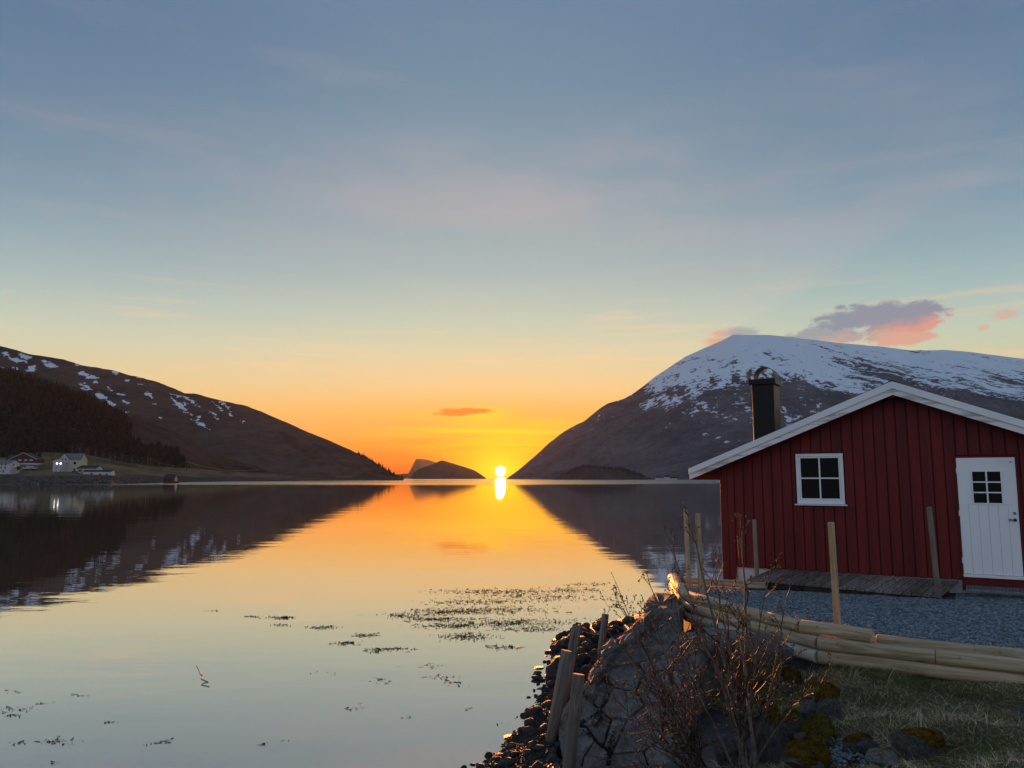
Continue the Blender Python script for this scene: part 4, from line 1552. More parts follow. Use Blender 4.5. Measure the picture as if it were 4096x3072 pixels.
# shingle: individually placed, then a bed of small pebbles
placed = 0
tries = 0
while placed < 210 and tries < 4000:
    tries += 1
    y = srng.uniform(8.6, 17.5)
    x0 = float(sx(y))
    x = x0 + abs(srng.gauss(0, 0.5)) + 0.0
    if x > 0.62 + (y - 9.0) * 0.32:
        continue
    z = float(beach_z(x, y))
    s = math.exp(srng.gauss(-2.75, 0.38)) * (1.0 if y < 12.5 else 1.8)
    lab = 'dark wet cobble in the shingle at the foot of the posts' if y < 12.5 else 'dark wet boulder in the heap beyond the posts'
    shore_stone(x, y, max(z, -0.02) + s * 0.25, s, s * srng.uniform(0.6, 0.95), s * srng.uniform(0.45, 0.7), lab, 'cobbles of the shingle' if y < 12.5 else 'boulders of the heap')
    placed += 1


def beach_region(g, n):
    y = g.uniform(6.5, 13.5, n * 2)
    x = sx(y) - 0.12 + np.abs(g.normal(0, 0.55, n * 2))
    k = (x < 0.75 + (y - 9) * 0.3) & ~inside(SLAB_HULL, x, y)
    return x[k][:n], y[k][:n]


me = chips('pebbles', 9000, beach_region, beach_z, 0.012, 0.038, M['shore_rock'], 0.6, 8)
tag(link(bpy.data.objects.new('pebbles', me)), 'small dark pebbles between the shore cobbles', 'pebbles', kind='stuff')

# ---- leaning timber posts by the wall
def shore_post(pt, pb, yb, yt, rad, label, zb=-0.25):
    b = at(*pb, yb); t_ = at(*pt, yt)
    d = t_ - b
    mb = MB()
    n = 20
    ext = 0.35
    mb.tube([Vector((0, 0, -ext)), Vector((0, 0, d.length * 0.4)), Vector((0, 0, d.length - 0.01)), Vector((0, 0, d.length))], [rad * 1.06, rad * 1.02, rad, rad * 0.94], n)
    for i, v in enumerate(mb.v):
        x, y, z = v
        a = math.atan2(y, x)
        q = 1 + 0.02 * math.sin(a * 3 + 1.1 * i // n) + 0.012 * math.sin(a * 7 + 2)
        mb.v[i] = (x * q, y * q, z)
    o = mb.build('timber_post', M['post'], None, smooth=True)
    for p in o.data.polygons:
        if len(p.vertices) > 4: p.use_smooth = False
    o.location = b
    o.rotation_euler = d.to_track_quat('Z', 'Y').to_euler()
    tag(o, label, 'post', 'grey posts leaning along the sea wall')


shore_post((1250, 1456), (1226, 1690), 8.5, 8.62, 0.066, 'grey timber post nearest the camera, its foot below the picture')
shore_post((1224, 1405), (1192, 1590), 9.9, 10.0, 0.068, 'leftmost grey timber post leaning right, second nearest')
shore_post((1247, 1350), (1207, 1562), 10.7, 10.9, 0.064, 'tallest grey timber post, behind the leftmost one')
shore_post((1308, 1326), (1296, 1425), 13.6, 13.7, 0.060, 'rear timber post against the coping, farthest from the camera')

# ---- sea wall of granite blocks
wall_e = empty('sea_wall', (1.0, 10.0, 0.3))
tag(wall_e, 'sloping sea wall of cracked grey granite blocks below the log edging', 'sea wall')
def slab_block(poly, lift=0.0, thick=0.55, name='stone', mat=None, gap=0.011, bev=0.006, flat=None):
    """One block of the wall from its outline; 'lift' may be given per corner, 'flat' makes its top level at that height."""
    lifts = lift if hasattr(lift, '__len__') else [lift] * len(poly)
    g = random.Random(int(poly[0][0] * 7 + poly[0][1]))
    base_lift = 0.0 if hasattr(lift, '__len__') or flat else g.uniform(-0.03, 0.02)
    if flat is None:
        N_ = PN
        pts = [on_slab(*zw(*p), l + base_lift) for p, l in zip(poly, lifts)]
    else:
        N_ = Vector((0, 0, 1))
        pts = [on(*zw(*p), flat) for p in poly]
    c = sum(pts, Vector()) / len(pts)
    n = len(pts)
    mid = []
    for i in range(n):                         # subdivide the outline for a rough edge
        a, b = pts[i], pts[(i + 1) % n]
        L_ = (b - a).length
        k = max(1, int(L_ / 0.10))
        for j in range(k):
            q = a.lerp(b, j / k)
            q = c + (q - c) * (1.0 - gap / max((q - c).length, 0.05))
            if j:
                q += (q - c).normalized() * g.uniform(-0.014, 0.010)
            mid.append(q)
    n = len(mid)
    mb = MB()
    top = [q + N_ * g.uniform(-0.010, 0.006) - c for q in mid]
    inner = [(q - c) * g.uniform(0.74, 0.88) + N_ * g.uniform(-0.006, 0.016) for q in mid]
    inner2 = [(q - c) * g.uniform(0.35, 0.5) + N_ * g.uniform(-0.012, 0.022) for q in mid]
    bot = [q - N_ * thick - c for q in mid]
    mb.v = [tuple(p) for p in top + inner + bot + inner2] + [(0, 0, 0)]
    for i in range(n):
        j = (i + 1) % n
        mb.f += [(i, j, n + j, n + i), (n + i, n + j, 3 * n + j, 3 * n + i), (3 * n + i, 3 * n + j, 4 * n), (j, i, 2 * n + i, 2 * n + j)]
    mb.f.append(tuple(2 * n + i for i in range(n - 1, -1, -1)))
    o = mb.build(name, mat or M['seawall'], wall_e, bevel=bev)
    o.location = c - wall_e.location
    return o


# face blocks (outlines noted on the enlarged view)
for poly in ([(1050, 690), (1235, 560), (1300, 470), (1480, 440), (1520, 600), (1400, 760), (1200, 830), (960, 860), (980, 760)],
             [(955, 865), (1200, 835), (1250, 900), (1180, 1040), (1010, 1010), (960, 940)],
             [(1520, 605), (1660, 600), (1760, 760), (1640, 900), (1420, 880), (1255, 895), (1205, 830), (1400, 765)],
             [(880, 1010), (960, 945), (1005, 1015), (975, 1100), (920, 1170), (870, 1130)],
             [(780, 1090), (865, 1020), (880, 1060), (865, 1135), (915, 1175), (850, 1290), (775, 1290)],
             [(1010, 1015), (1180, 1045), (1250, 1130), (1120, 1240), (1000, 1240), (925, 1180), (980, 1105)],
             [(820, 1300), (920, 1180), (1000, 1245), (960, 1390), (940, 1450), (880, 1390)],
             [(1190, 1040), (1255, 900), (1420, 885), (1460, 1010), (1400, 1120), (1260, 1130)],
             [(755, 1300), (820, 1310), (880, 1400), (800, 1520), (770, 1640), (765, 1780), (700, 1780), (690, 1400)],
             [(1010, 1245), (1120, 1245), (1040, 1420), (990, 1490), (945, 1450), (965, 1390)],
             [(885, 1400), (985, 1495), (955, 1780), (770, 1780), (775, 1640), (805, 1520)],
             [(1045, 1420), (1125, 1245), (1260, 1135), (1400, 1130), (1380, 1380), (1240, 1480), (1010, 1500)],
             [(1000, 1505), (1240, 1485), (1340, 1780), (962, 1780)],
             [(1425, 880), (1640, 905), (1600, 1100), (1405, 1120), (1465, 1010)],
             [(615, 1270), (650, 1170), (700, 1095), (775, 1090), (770, 1295), (750, 1310), (690, 1395), (695, 1780), (665, 1780), (650, 1570), (612, 1400)],
             [(1405, 1125), (1600, 1105), (1620, 1380), (1390, 1380)],
             [(1245, 1482), (1385, 1385), (1620, 1385), (1650, 1780), (1345, 1780)]):
    slab_block(poly)
# coping stones along the outer edge, their outer sides falling towards the water
for poly, lift in (([(1040, 655), (1225, 490), (1262, 520), (1250, 590), (1070, 705)], (0.0, 0.0, 0.10, 0.13, 0.13)),
                   ([(918, 725), (1010, 640), (1045, 660), (1065, 705), (930, 790)], (0.0, 0.0, 0.08, 0.13, 0.12)),
                   ([(840, 890), (930, 785), (1000, 750), (1030, 720), (960, 860), (850, 985), (825, 960)], (-0.02, -0.02, 0.06, 0.10, 0.12, 0.10, 0.0)),
                   ([(795, 1010), (825, 965), (855, 990), (890, 985), (870, 1060), (845, 1060), (790, 1075)], (-0.02, -0.02, 0.05, 0.09, 0.09, 0.08, 0.0))):
    slab_block(poly, lift, 0.40, 'coping_stone', None, 0.010, 0.010)
# level block at the head of the wall
slab_block([(1242, 505), (1238, 425), (1275, 350), (1330, 312), (1470, 318), (1540, 420), (1480, 470), (1300, 470)], 0.0, 0.6, 'stone', None, 0.01, 0.03, W(-1.90))
# dark weed in the joints and the rusty red leaves at the edge
mb = MB()
g = random.Random(3)
for line in ([(955, 925), (1000, 1000), (925, 1180), (770, 1290), (880, 1400), (1000, 1490)], [(945, 1210), (890, 1290)], [(1030, 1310), (985, 1480)], [(800, 1040), (830, 1100)], [(990, 1490), (970, 1560)]):
    for (a, b) in zip(line[:-1], line[1:]):
        for i in range(46):
            t_ = g.random()
            p = on_slab(*zw(a[0] + (b[0] - a[0]) * t_ + g.gauss(0, 5), a[1] + (b[1] - a[1]) * t_ + g.gauss(0, 5)), 0.01)
            e = p + Vector((g.gauss(0, .03), g.gauss(0, .03), -g.uniform(0.0, .06)))
            mb.tube([p, (p + e) / 2 + PN * 0.015, e], [0.004, 0.006, 0.002], 3, False)
o = mb.build('weed_in_joints', M['weed'], wall_e)
o.location = -wall_e.location
o['kind'] = 'stuff'
mb = MB()
for (a, b, n_) in ((910, 820, 12), (930, 915, 26), (815, 945, 8)):
    for i in range(n_):
        p = on_slab(*zw(a + g.gauss(0, 14), b + g.gauss(0, 14)), 0.10)
        q = Vector((g.gauss(0, .03), g.gauss(0, .03), g.gauss(0, .02)))
        r_ = Vector((g.gauss(0, .012), g.gauss(0, .012), g.gauss(0, .012)))
        mb.add([p - r_, p + q * 0.5 - r_ * 0.3 + PN * .01, p + q, p + r_], [(0, 1, 2, 3)])
o = mb.build('red_leaves', M['red_weed'], wall_e)
o.location = -wall_e.location
o['kind'] = 'stuff'

# ---- rocks on the bank
def bank_rock(px, py, w, h, label, mat='rock_moss', moss=None, depth=None, seed=0, sink=0.15, rot=0.0, dY=0.0, squash=0.8):
    p = bank_hit(px, py + h * 0.42)
    if depth: p = at(px, py + h * 0.42, depth)
    s = (p.y + dY) / 1671.0
    wx, hz_ = w * s * 0.60, h * s * 0.60
    r_ = empty('bank_rock', (p.x, p.y + dY + 0.1, p.z))
    r_.rotation_euler = (0, 0, rot)
    tag(r_, label, 'rock', 'rocks in the grassy bank')
    me_ = stone_mesh('boulder', M[mat], seed + 300, 3, 15, 0.05)
    o = link(bpy.data.objects.new('boulder', me_), r_)
    o.location = (0, 0, hz_ * (0.75 - sink))
    o.scale = (wx, wx * squash, hz_)
    if moss:
        me2 = me_.copy()
        bm = bmesh.new(); bm.from_mesh(me2)
        gg = random.Random(seed)
        ax = Vector(moss[:3]).normalized()
        off = Vector((gg.uniform(0, 30), gg.uniform(0, 30), 0))
        kill = [f_ for f_ in bm.faces if f_.calc_center_median().normalized().dot(ax) < moss[3] + mnoise.noise(f_.calc_center_median() * 3 + off) * 0.35]
        bmesh.ops.delete(bm, geom=kill, context='FACES')
        bmesh.ops.subdivide_edges(bm, edges=bm.edges[:], cuts=1, use_grid_fill=True)
        for v in bm.verts:
            edge = any(len(e.link_faces) == 1 for e in v.link_edges)
            nn = v.co.normalized()
            v.co += nn * ((-0.01 if edge else 0.05) + (mnoise.noise(v.co * 5 + off) * 0.05 + mnoise.noise(v.co * 16 + off) * 0.03) * (0 if edge else 1))
        bm.to_mesh(me2); bm.free()
        me2.materials.clear(); me2.materials.append(M[moss[4]])
        me2.polygons.foreach_set('use_smooth', [True] * len(me2.polygons))
        m_ = link(bpy.data.objects.new('moss_cushion', me2), r_)
        m_.location = o.location; m_.scale = o.scale
        # fuzzy tips
        mb_ = MB()
        vs = [Vector((v.co.x * wx, v.co.y * wx * squash, v.co.z * hz_)) for v in me2.vertices]
        for f_ in me2.polygons:
            for _ in range(7):
                ws = [gg.random() for _ in f_.vertices]; tot = sum(ws)
                q = Vector()
                for w_, vi in zip(ws, f_.vertices): q += vs[vi] * (w_ / tot)
                d = Vector((f_.normal.x / wx, f_.normal.y / wx / squash, f_.normal.z / hz_)).normalized() * gg.uniform(0.008, 0.018) + Vector((gg.gauss(0, .006), gg.gauss(0, .006), 0.004))
                sd = d.cross(Vector((gg.random(), gg.random(), gg.random()))).normalized() * 0.003
                mb_.add([q - sd, q + sd, q + d], [(0, 1, 2)])
        fz = mb_.build('moss_tips', M[moss[4]], r_)
        fz['kind'] = 'stuff'
        fz.location = o.location
    return r_


zr_ = lambda a, b: (1566.1 + a * 0.17088, 1431.1 + b * 0.17088)       # enlarged view of the rocks -> picture point
for (a, b, w, h, lab, mat, moss, seed, rot) in (
        (590, 980, 215, 640, 'tall upright grey boulder with a cap of orange moss', 'rock', (0.4, -0.2, 0.9, 0.62, 'moss'), 1, 0.2),
        (890, 880, 400, 330, 'squat grey boulder with a yellow moss edge, right of the tall one', 'rock', (-0.3, 0.1, 1, 0.80, 'moss_green'), 2, 0.5),
        (1120, 1250, 420, 300, 'rounded boulder cloaked in orange moss at the bottom edge', 'rock', (0, -0.3, 1, 0.22, 'moss'), 3, 0.1),
        (1230, 960, 420, 300, 'moss-covered hump above the rounded mossy boulder', 'rock', (0, -0.2, 1, 0.35, 'moss_green'), 4, 0.8),
        (1170, 690, 250, 210, 'dark bluish rock, left of the two lying side by side', 'rock', None, 5, 0.3),
        (1340, 620, 280, 270, 'slanted grey rock with mossy top, right of the two lying side by side', 'rock', (0, 0.3, 1, 0.6, 'moss'), 6, 0.6),
        (1770, 1130, 330, 220, 'pale lichen-grey rock with slate chips in front', 'rock', (0, 0.4, 1, 0.55, 'moss'), 7, 0.4),
        (420, 910, 220, 210, 'round dark rock left of the tall upright boulder', 'rock', None, 8, 0.0),
        (215, 790, 120, 130, 'small orange mossy rock behind the shrub stems', 'rock', (0, -0.3, 1, 0.1, 'moss'), 9, 0.0),
        (870, 290, 200, 240, 'moss-draped rock with a pale edge below the log joint', 'rock', (0.3, 0, 1, 0.25, 'moss'), 10, 0.0),
        (300, 300, 240, 170, 'low mossy rock in the grass right of the shrub', 'rock', (0, 0, 1, 0.3, 'moss_green'), 11, 0.0),
        (1300, 430, 300, 200, 'brown moss hummock above the two dark rocks', 'rock', (0, -0.2, 1, 0.35, 'moss'), 12, 0.0),
        (120, 1150, 260, 330, 'shadowed rock low among the shrub stems', 'rock', None, 14, 0.0)):
    px, py = zr_(a, b)
    bank_rock(px, py, w * 0.23, h * 0.22, lab, mat, moss, None, seed, 0.15, rot)
bank_rock(1995, 1612, 92, 62, 'lichen-spotted boulder half sunk in the grass on the right', 'rock', (0.6, 0, 1, 0.35, 'moss'), None, 21, 0.25, 0.2)
bank_rock(1920, 1645, 60, 40, 'small half-buried stone left of the lichen-spotted boulder', 'rock_moss', None, None, 24, 0.3, 0.2)
# big rough slab under the logs
big_r = bank_rock(1645, 1412, 120, 62, 'large rough grey boulder slab wedged under the log edging', 'seawall', None, 9.2, 22, 0.05, -0.5, 0.0, 0.6)
bank_rock(1560, 1385, 130, 44, 'flat grey stone at the top of the sea wall behind the shrub', 'seawall', None, 9.9, 23, 0.1, -0.3)


def chip_spot(g, n):
    xs_, ys_ = [], []
    for _ in range(n):
        px, py = zr_(g.normal(1530, 140), g.normal(1250, 60))
        p = bank_hit(px, py)
        xs_.append(p.x); ys_.append(p.y)
    return np.array(xs_), np.array(ys_)


me = chips('stone_chips', 240, chip_spot, lambda x, y: bank_z(x, y) + 0.06, 0.012, 0.032, M['gravel'], 0.6, 18)
tag(link(bpy.data.objects.new('stone_chips', me)), 'spilled slate chips below the lichen-grey rock', 'gravel', kind='stuff')


# ---- grass
def blades(name, roots, length, width, lean, mat, seed, droop=0.6, segs=3, comb=None):
    g = np.random.default_rng(seed)
    n = len(roots)
    L_ = g.uniform(length[0], length[1], n)
    a = g.uniform(0, 2 * np.pi, n)
    if comb is not None:
        a = np.where(g.random(n) < comb[1], g.normal(comb[0], 0.6, n), a)
    ln = g.uniform(lean[0], lean[1], n)
    dx, dy = np.cos(a) * ln, np.sin(a) * ln
    w = g.uniform(width[0], width[1], n)
    sxv, syv = -np.sin(a) , np.cos(a)
    ph = g.uniform(0, 2 * np.pi, n)
    sxv, syv = np.cos(ph), np.sin(ph)
    V = []
    for k in range(segs + 1):
        t_ = k / segs
        hx = dx * t_ * (0.35 + 0.65 * t_) * L_
        hy = dy * t_ * (0.35 + 0.65 * t_) * L_
        hz = L_ * (t_ - droop * ln * t_ ** 2.2) * np.clip(1.15 - ln * 0.6, 0.2, 1)
        ww = w * (1 - t_ * 0.85)
        base = roots + np.stack([hx, hy, hz], -1)
        sd = np.stack([sxv * ww, syv * ww, np.zeros(n)], -1)
        V += [base - sd, base + sd]
    V = np.stack(V, 1).reshape(-1, 3)
    m_ = 2 * (segs + 1)
    f = []
    for k in range(segs):
        f.append([2 * k, 2 * k + 1, 2 * k + 3, 2 * k + 2])
    f = (np.array(f)[None] + np.arange(n)[:, None, None] * m_).reshape(-1, 4)
    return np_mesh(name, V, f, mat)


def grass_roots(n, seed, dens=None, cl=None, spread=0.1):
    g = np.random.default_rng(seed)
    if cl is not None:
        c = g.integers(0, len(cl), n)
        cc = np.array(cl)[c]
        x = cc[:, 0] + g.normal(0, spread, n); y = cc[:, 1] + g.normal(0, spread, n)
    else:
        x = g.uniform(1.6, 9.0, n); y = g.uniform(2.2, 10.6, n)
    # keep to the bank on the near side of the logs
    lx = [p[0] for p in LOGPATH[2:]]; ly = [p[1] for p in LOGPATH[2:]]
    lim = np.interp(x, lx, ly) - 0.10
    k = (y < lim) & (x > 1.75) & (x / y < 0.80) & (x / y > 0.235)
    if dens is not None:
        k &= g.random(n) < dens(x, y)
    x, y = x[k], y[k]
    return np.stack([x, y, bank_z(x, y) - 0.015], -1)


dn = lambda x, y: np.clip(0.66 + fbm(x * 1.6, y * 1.6, 4, 41) * 3.4 + (x / y - 0.35) * 0.9, 0.12, 1.0)
R1 = grass_roots(120000, 51, dn)
me = blades('dry_grass', R1, (0.05, 0.18), (0.0016, 0.0034), (0.6, 1.6), M['dry_grass'], 61, 0.60, 3, (3.6, 0.25))
tag(link(bpy.data.objects.new('dry_grass', me)), 'matted straw-coloured dead grass on the bank', 'grass', kind='stuff')
gcl = [tuple(bank_hit(px, py).xy) for px, py in ((1740, 1420), (1760, 1400), (1790, 1425), (1830, 1440), (1720, 1405), (1870, 1455), (1920, 1465), (1960, 1470), (2010, 1490), (2060, 1500), (2110, 1510), (2160, 1505), (1690, 1445), (1680, 1475), (1660, 1500), (1700, 1530),
                                                   (1670, 1545), (1900, 1520), (1930, 1560), (1990, 1600), (2080, 1610), (2130, 1640), (2180, 1600), (2200, 1560), (2050, 1650), (1860, 1500), (2150, 1560), (1995, 1545), (1600, 1430), (1730, 1510), (1640, 1440))]
R2 = grass_roots(9000, 52, None, gcl, 0.15)
me = blades('green_grass', R2, (0.05, 0.15), (0.0014, 0.0032), (0.15, 0.8), M['green_grass'], 62, 0.4, 3)
tag(link(bpy.data.objects.new('green_grass', me)), 'fresh green grass tufts among the dead grass', 'grass', kind='stuff')
tcl = [tuple(bank_hit(px, py).xy) for px, py in ((1800, 1470), (1780, 1450), (1850, 1480), (1900, 1490), (1830, 1560), (1880, 1600), (1950, 1620), (1760, 1480), (1700, 1470), (2010, 1560), (1740, 1560), (1905, 1570), (2120, 1580))]
R3 = grass_roots(1700, 53, None, tcl, 0.24)
me = blades('tall_grass', R3, (0.14, 0.36), (0.0012, 0.0024), (0.5, 1.5), M['dry_grass'], 63, 0.5, 5, (0.3, 0.3))
tag(link(bpy.data.objects.new('tall_grass', me)), 'long bleached grass stems arching over the bank', 'grass', kind='stuff')

# ---- leafless willow shrubs
def shrub(name, base, tips, label, seed, stem_r=0.016, twig_n=9, Lk=0.34):
    g = random.Random(seed)
    root = empty(name, base)
    tag(root, label, 'shrub')
    base = Vector(base)
    tw, bd = MB(), MB()
    nbud = [0]

    def bud(p, d, s=1.0):
        nbud[0] += 1
        L_ = g.uniform(0.012, 0.022) * s
        r_ = L_ * 0.34
        d = (d.normalized() + Vector((g.gauss(0, .5), g.gauss(0, .5), g.gauss(0.1, .5)))).normalized()
        a = d.orthogonal().normalized(); b = d.cross(a)
        m_ = p + d * L_ * 0.45
        q = [p, m_ + a * r_, m_ + b * r_, m_ - a * r_, m_ - b * r_, p + d * L_]
        bd.add(q, [(0, 2, 1), (0, 3, 2), (0, 4, 3), (0, 1, 4), (5, 1, 2), (5, 2, 3), (5, 3, 4), (5, 4, 1)])

    def twig(p, d, L_, r_, lev):
        n_ = max(3, int(L_ / 0.05))
        pts, rads = [p], [r_]
        cur, dd = p.copy(), d.normalized()
        for i in range(n_):
            dd = (dd + Vector((g.gauss(0, .13), g.gauss(0, .13), g.gauss(0.05, .12)))).normalized()
            cur = cur + dd * (L_ / n_)
            pts.append(cur.copy()); rads.append(max(r_ * (1 - 0.55 * (i + 1) / n_), 0.0013))
            if lev > 0 and i > 0 and g.random() < 0.62:
                sd = (dd + Vector((g.gauss(0, .75), g.gauss(0, .75), g.gauss(0.15, .5)))).normalized()
                twig(cur.copy(), sd, L_ * g.uniform(0.25, 0.6), r_ * 0.6, lev - 1)
            if lev <= 1 and g.random() < 0.85:
                bud(cur.copy(), dd)
        tw.tube(pts, rads, 4 if r_ < 0.003 else 5, False)
        bud(cur, dd, 1.2)

    for k, (tx, ty, tY, rad) in enumerate(tips):
        tip = at(tx, ty, tY)
        st = MB()
        b0 = base + Vector((g.gauss(0, .07), g.gauss(0, .07), -0.08))
        d0 = tip - b0
        n_ = 11
        ctrl_ = b0 + Vector((d0.x * g.uniform(.25, .55), d0.y * 0.4, d0.z * g.uniform(.42, .62)))
        pts, rads = [], []
        j = Vector()
        for i in range(n_ + 1):
            t_ = i / n_
            j += Vector((g.gauss(0, .010), g.gauss(0, .010), g.gauss(0, .006)))
            q = b0 * (1 - t_) ** 2 + ctrl_ * 2 * t_ * (1 - t_) + tip * t_ ** 2 + j
            pts.append(q); rads.append(rad * (1 - 0.86 * t_ ** 0.8) + 0.0012)
        st.tube(pts, rads, 7)
        st.build('stem', M['bark'], root, smooth=True).location = -base
        for i in range(2, n_ + 1):
            t_ = i / n_
            for _ in range(2 if t_ > 0.35 else 1):
                if g.random() < twig_n / 10:
                    dd = (pts[i] - pts[i - 1]).normalized()
                    sd = (dd + Vector((g.gauss(0, .55), g.gauss(0, .55), g.gauss(0.1, .4)))).normalized()
                    twig(pts[i], sd, g.uniform(0.5, 1.2) * Lk * (1.1 - 0.5 * t_), rads[i] * 0.55 + 0.0016, 2)
        twig(pts[-1], pts[-1] - pts[-2], 0.12, rads[-1], 1)
    o = tw.build('twigs', M['twig'], root, smooth=True); o.location = -base; o['kind'] = 'stuff'
    o = bd.build('buds', M['bud'], root); o.location = -base; o['kind'] = 'stuff'


b1 = bank_hit(1618, 1665)
shrub('willow_shrub', b1, [(1590, 1150, 6.9, 0.0230), (1502, 1120, 6.9, 0.0257), (1445, 1165, 7.2, 0.0189), (1658, 1255, 6.6, 0.0175), (1590, 1290, 6.7, 0.0216), (1555, 1230, 7.4, 0.0175), (1470, 1300, 7.0, 0.0175), (1700, 1290, 6.9, 0.0149),
                           (1400, 1260, 7.0, 0.0162), (1780, 1490, 6.2, 0.0135), (1690, 1430, 6.4, 0.0121), (1540, 1400, 6.5, 0.0149)],
      'large leafless willow shrub with thick forked stems in front of the logs', 71, 0.02, 6, 0.34)
b2 = bank_hit(1520, 1672)
shrub('willow_shrub', b2, [(1330, 1260, 7.6, .012), (1305, 1360, 7.4, .011), (1290, 1420, 7.2, .010), (1345, 1310, 7.0, .011), (1300, 1500, 7.0, .010), (1320, 1560, 6.8, .009), (1400, 1330, 7.3, .012), (1440, 1300, 7.2, .012), (1370, 1420, 7.0, .010), (1430, 1420, 6.9, .011),
                           (1350, 1600, 6.6, .009), (1360, 1350, 7.5, .010), (1385, 1380, 6.8, .010), (1325, 1450, 6.9, .009), (1450, 1240, 7.4, .011), (1345, 1530, 6.7, .008), (1400, 1580, 6.5, .008), (1420, 1370, 7.5, .010), (1480, 1400, 7.3, .011), (1420, 1500, 6.8, .010), (1500, 1360, 7.2, .010), (1310, 1640, 6.6, .008), (1470, 1520, 6.6, .009)],
      'dense thicket of thin budding willow twigs over the sea wall', 72, 0.012, 6, 0.30)

# ---- seaweed standing out of the shallow water
def seaweed():
    g = random.Random(31)
    clusters = []                              # (px, py, half width, half height, number)
    for (x, y, w, h, n_) in ((1080, 1278, 170, 7, 190), (1150, 1290, 150, 10, 160), (1240, 1275, 70, 6, 60), (1060, 1318, 130, 9, 170), (960, 1322, 90, 7, 120), (1110, 1345, 130, 10, 190), (950, 1338, 70, 5, 90), (880, 1330, 60, 5, 60), (1010, 1375, 60, 9, 90),
                           (980, 1352, 80, 6, 90), (1150, 1360, 80, 6, 70), (810, 1405, 24, 5, 42), (850, 1403, 40, 5, 60), (745, 1390, 30, 4, 26), (790, 1372, 26, 4, 22), (610, 1334, 30, 3, 40), (605, 1350, 18, 2, 14), (545, 1332, 16, 2, 8), (700, 1356, 36, 4, 30),
                           (980, 1475, 24, 7, 40), (945, 1462, 40, 6, 40), (930, 1440, 40, 5, 40), (825, 1470, 22, 7, 36), (690, 1452, 18, 3, 8), (720, 1458, 10, 4, 6), (770, 1530, 22, 6, 22), (880, 1550, 14, 2, 12), (1010, 1533, 8, 3, 8), (1080, 1565, 8, 2, 6),
                           (30, 1494, 18, 3, 16), (45, 1533, 40, 6, 60), (20, 1547, 26, 4, 30), (90, 1520, 16, 3, 10), (180, 1503, 14, 2, 14), (235, 1560, 16, 2, 20), (125, 1603, 34, 7, 60), (45, 1606, 20, 4, 20), (120, 1648, 10, 5, 14), (315, 1608, 8, 1, 8),
                           (360, 1602, 16, 4, 18), (565, 1607, 16, 3, 12), (610, 1600, 10, 2, 6), (460, 1320, 14, 1, 5), (1270, 1262, 60, 4, 40), (1040, 1300, 120, 6, 110), (1090, 1398, 50, 5, 24), (1120, 1550, 10, 2, 6)):
        clusters.append((x, y, w, h, n_))
    mb = MB()
    for (x, y, w, h, n_) in clusters:
        for _ in range(int(n_ * (2.4 if y < 1400 else 0.75))):
            p = on(x + g.gauss(0, 0.5) * w, y + g.gauss(0, 0.5) * h, 0.0)
            sz = g.uniform(0.008, 0.034) * (1.0 if p.y > 15 else 0.5)
            k = g.random()
            tip = p + Vector((g.gauss(0, .02), g.gauss(0, .02), sz))
            if k < 0.55:                       # a sprig poking up
                s = Vector((g.uniform(.004, .009) * (1.0 if p.y > 15 else 0.55), 0, 0))
                mb.add([p - s, p + s, tip + s * 0.4, tip - s * 0.4], [(0, 1, 2, 3)])
            else:                              # a strand lying on the surface
                d = Vector((g.gauss(0, .07), g.gauss(0, .05), 0)) * (1.0 if p.y > 15 else 0.6); c = Vector((-d.y, d.x, 0)).normalized() * g.uniform(.006, .014) if d.length > 1e-4 else Vector((.01, 0, 0))
                q = p + Vector((0, 0, .004)); r_ = q + d
                mb.add([q - c, q + c, r_ + c * .5 + Vector((0, 0, g.uniform(0, .02))), r_ - c * .5], [(0, 1, 2, 3)])
    o = mb.build('seaweed', M['weed'])
    tag(o, 'dark seaweed tips breaking the calm water surface', 'seaweed', kind='stuff')
    pts = [on(x, y, 0.006) for x, y in ((424, 1437), (430, 1447), (432, 1455), (438, 1460), (434, 1466), (450, 1473), (440, 1475), (435, 1479), (452, 1483))]
    mb = MB(); mb.tube(pts, 0.0045, 5)
    o = mb.build('weed_strand', M['weed'], None)
    tag(o, 'single curled dark strand of weed floating in open water', 'seaweed')


seaweed()

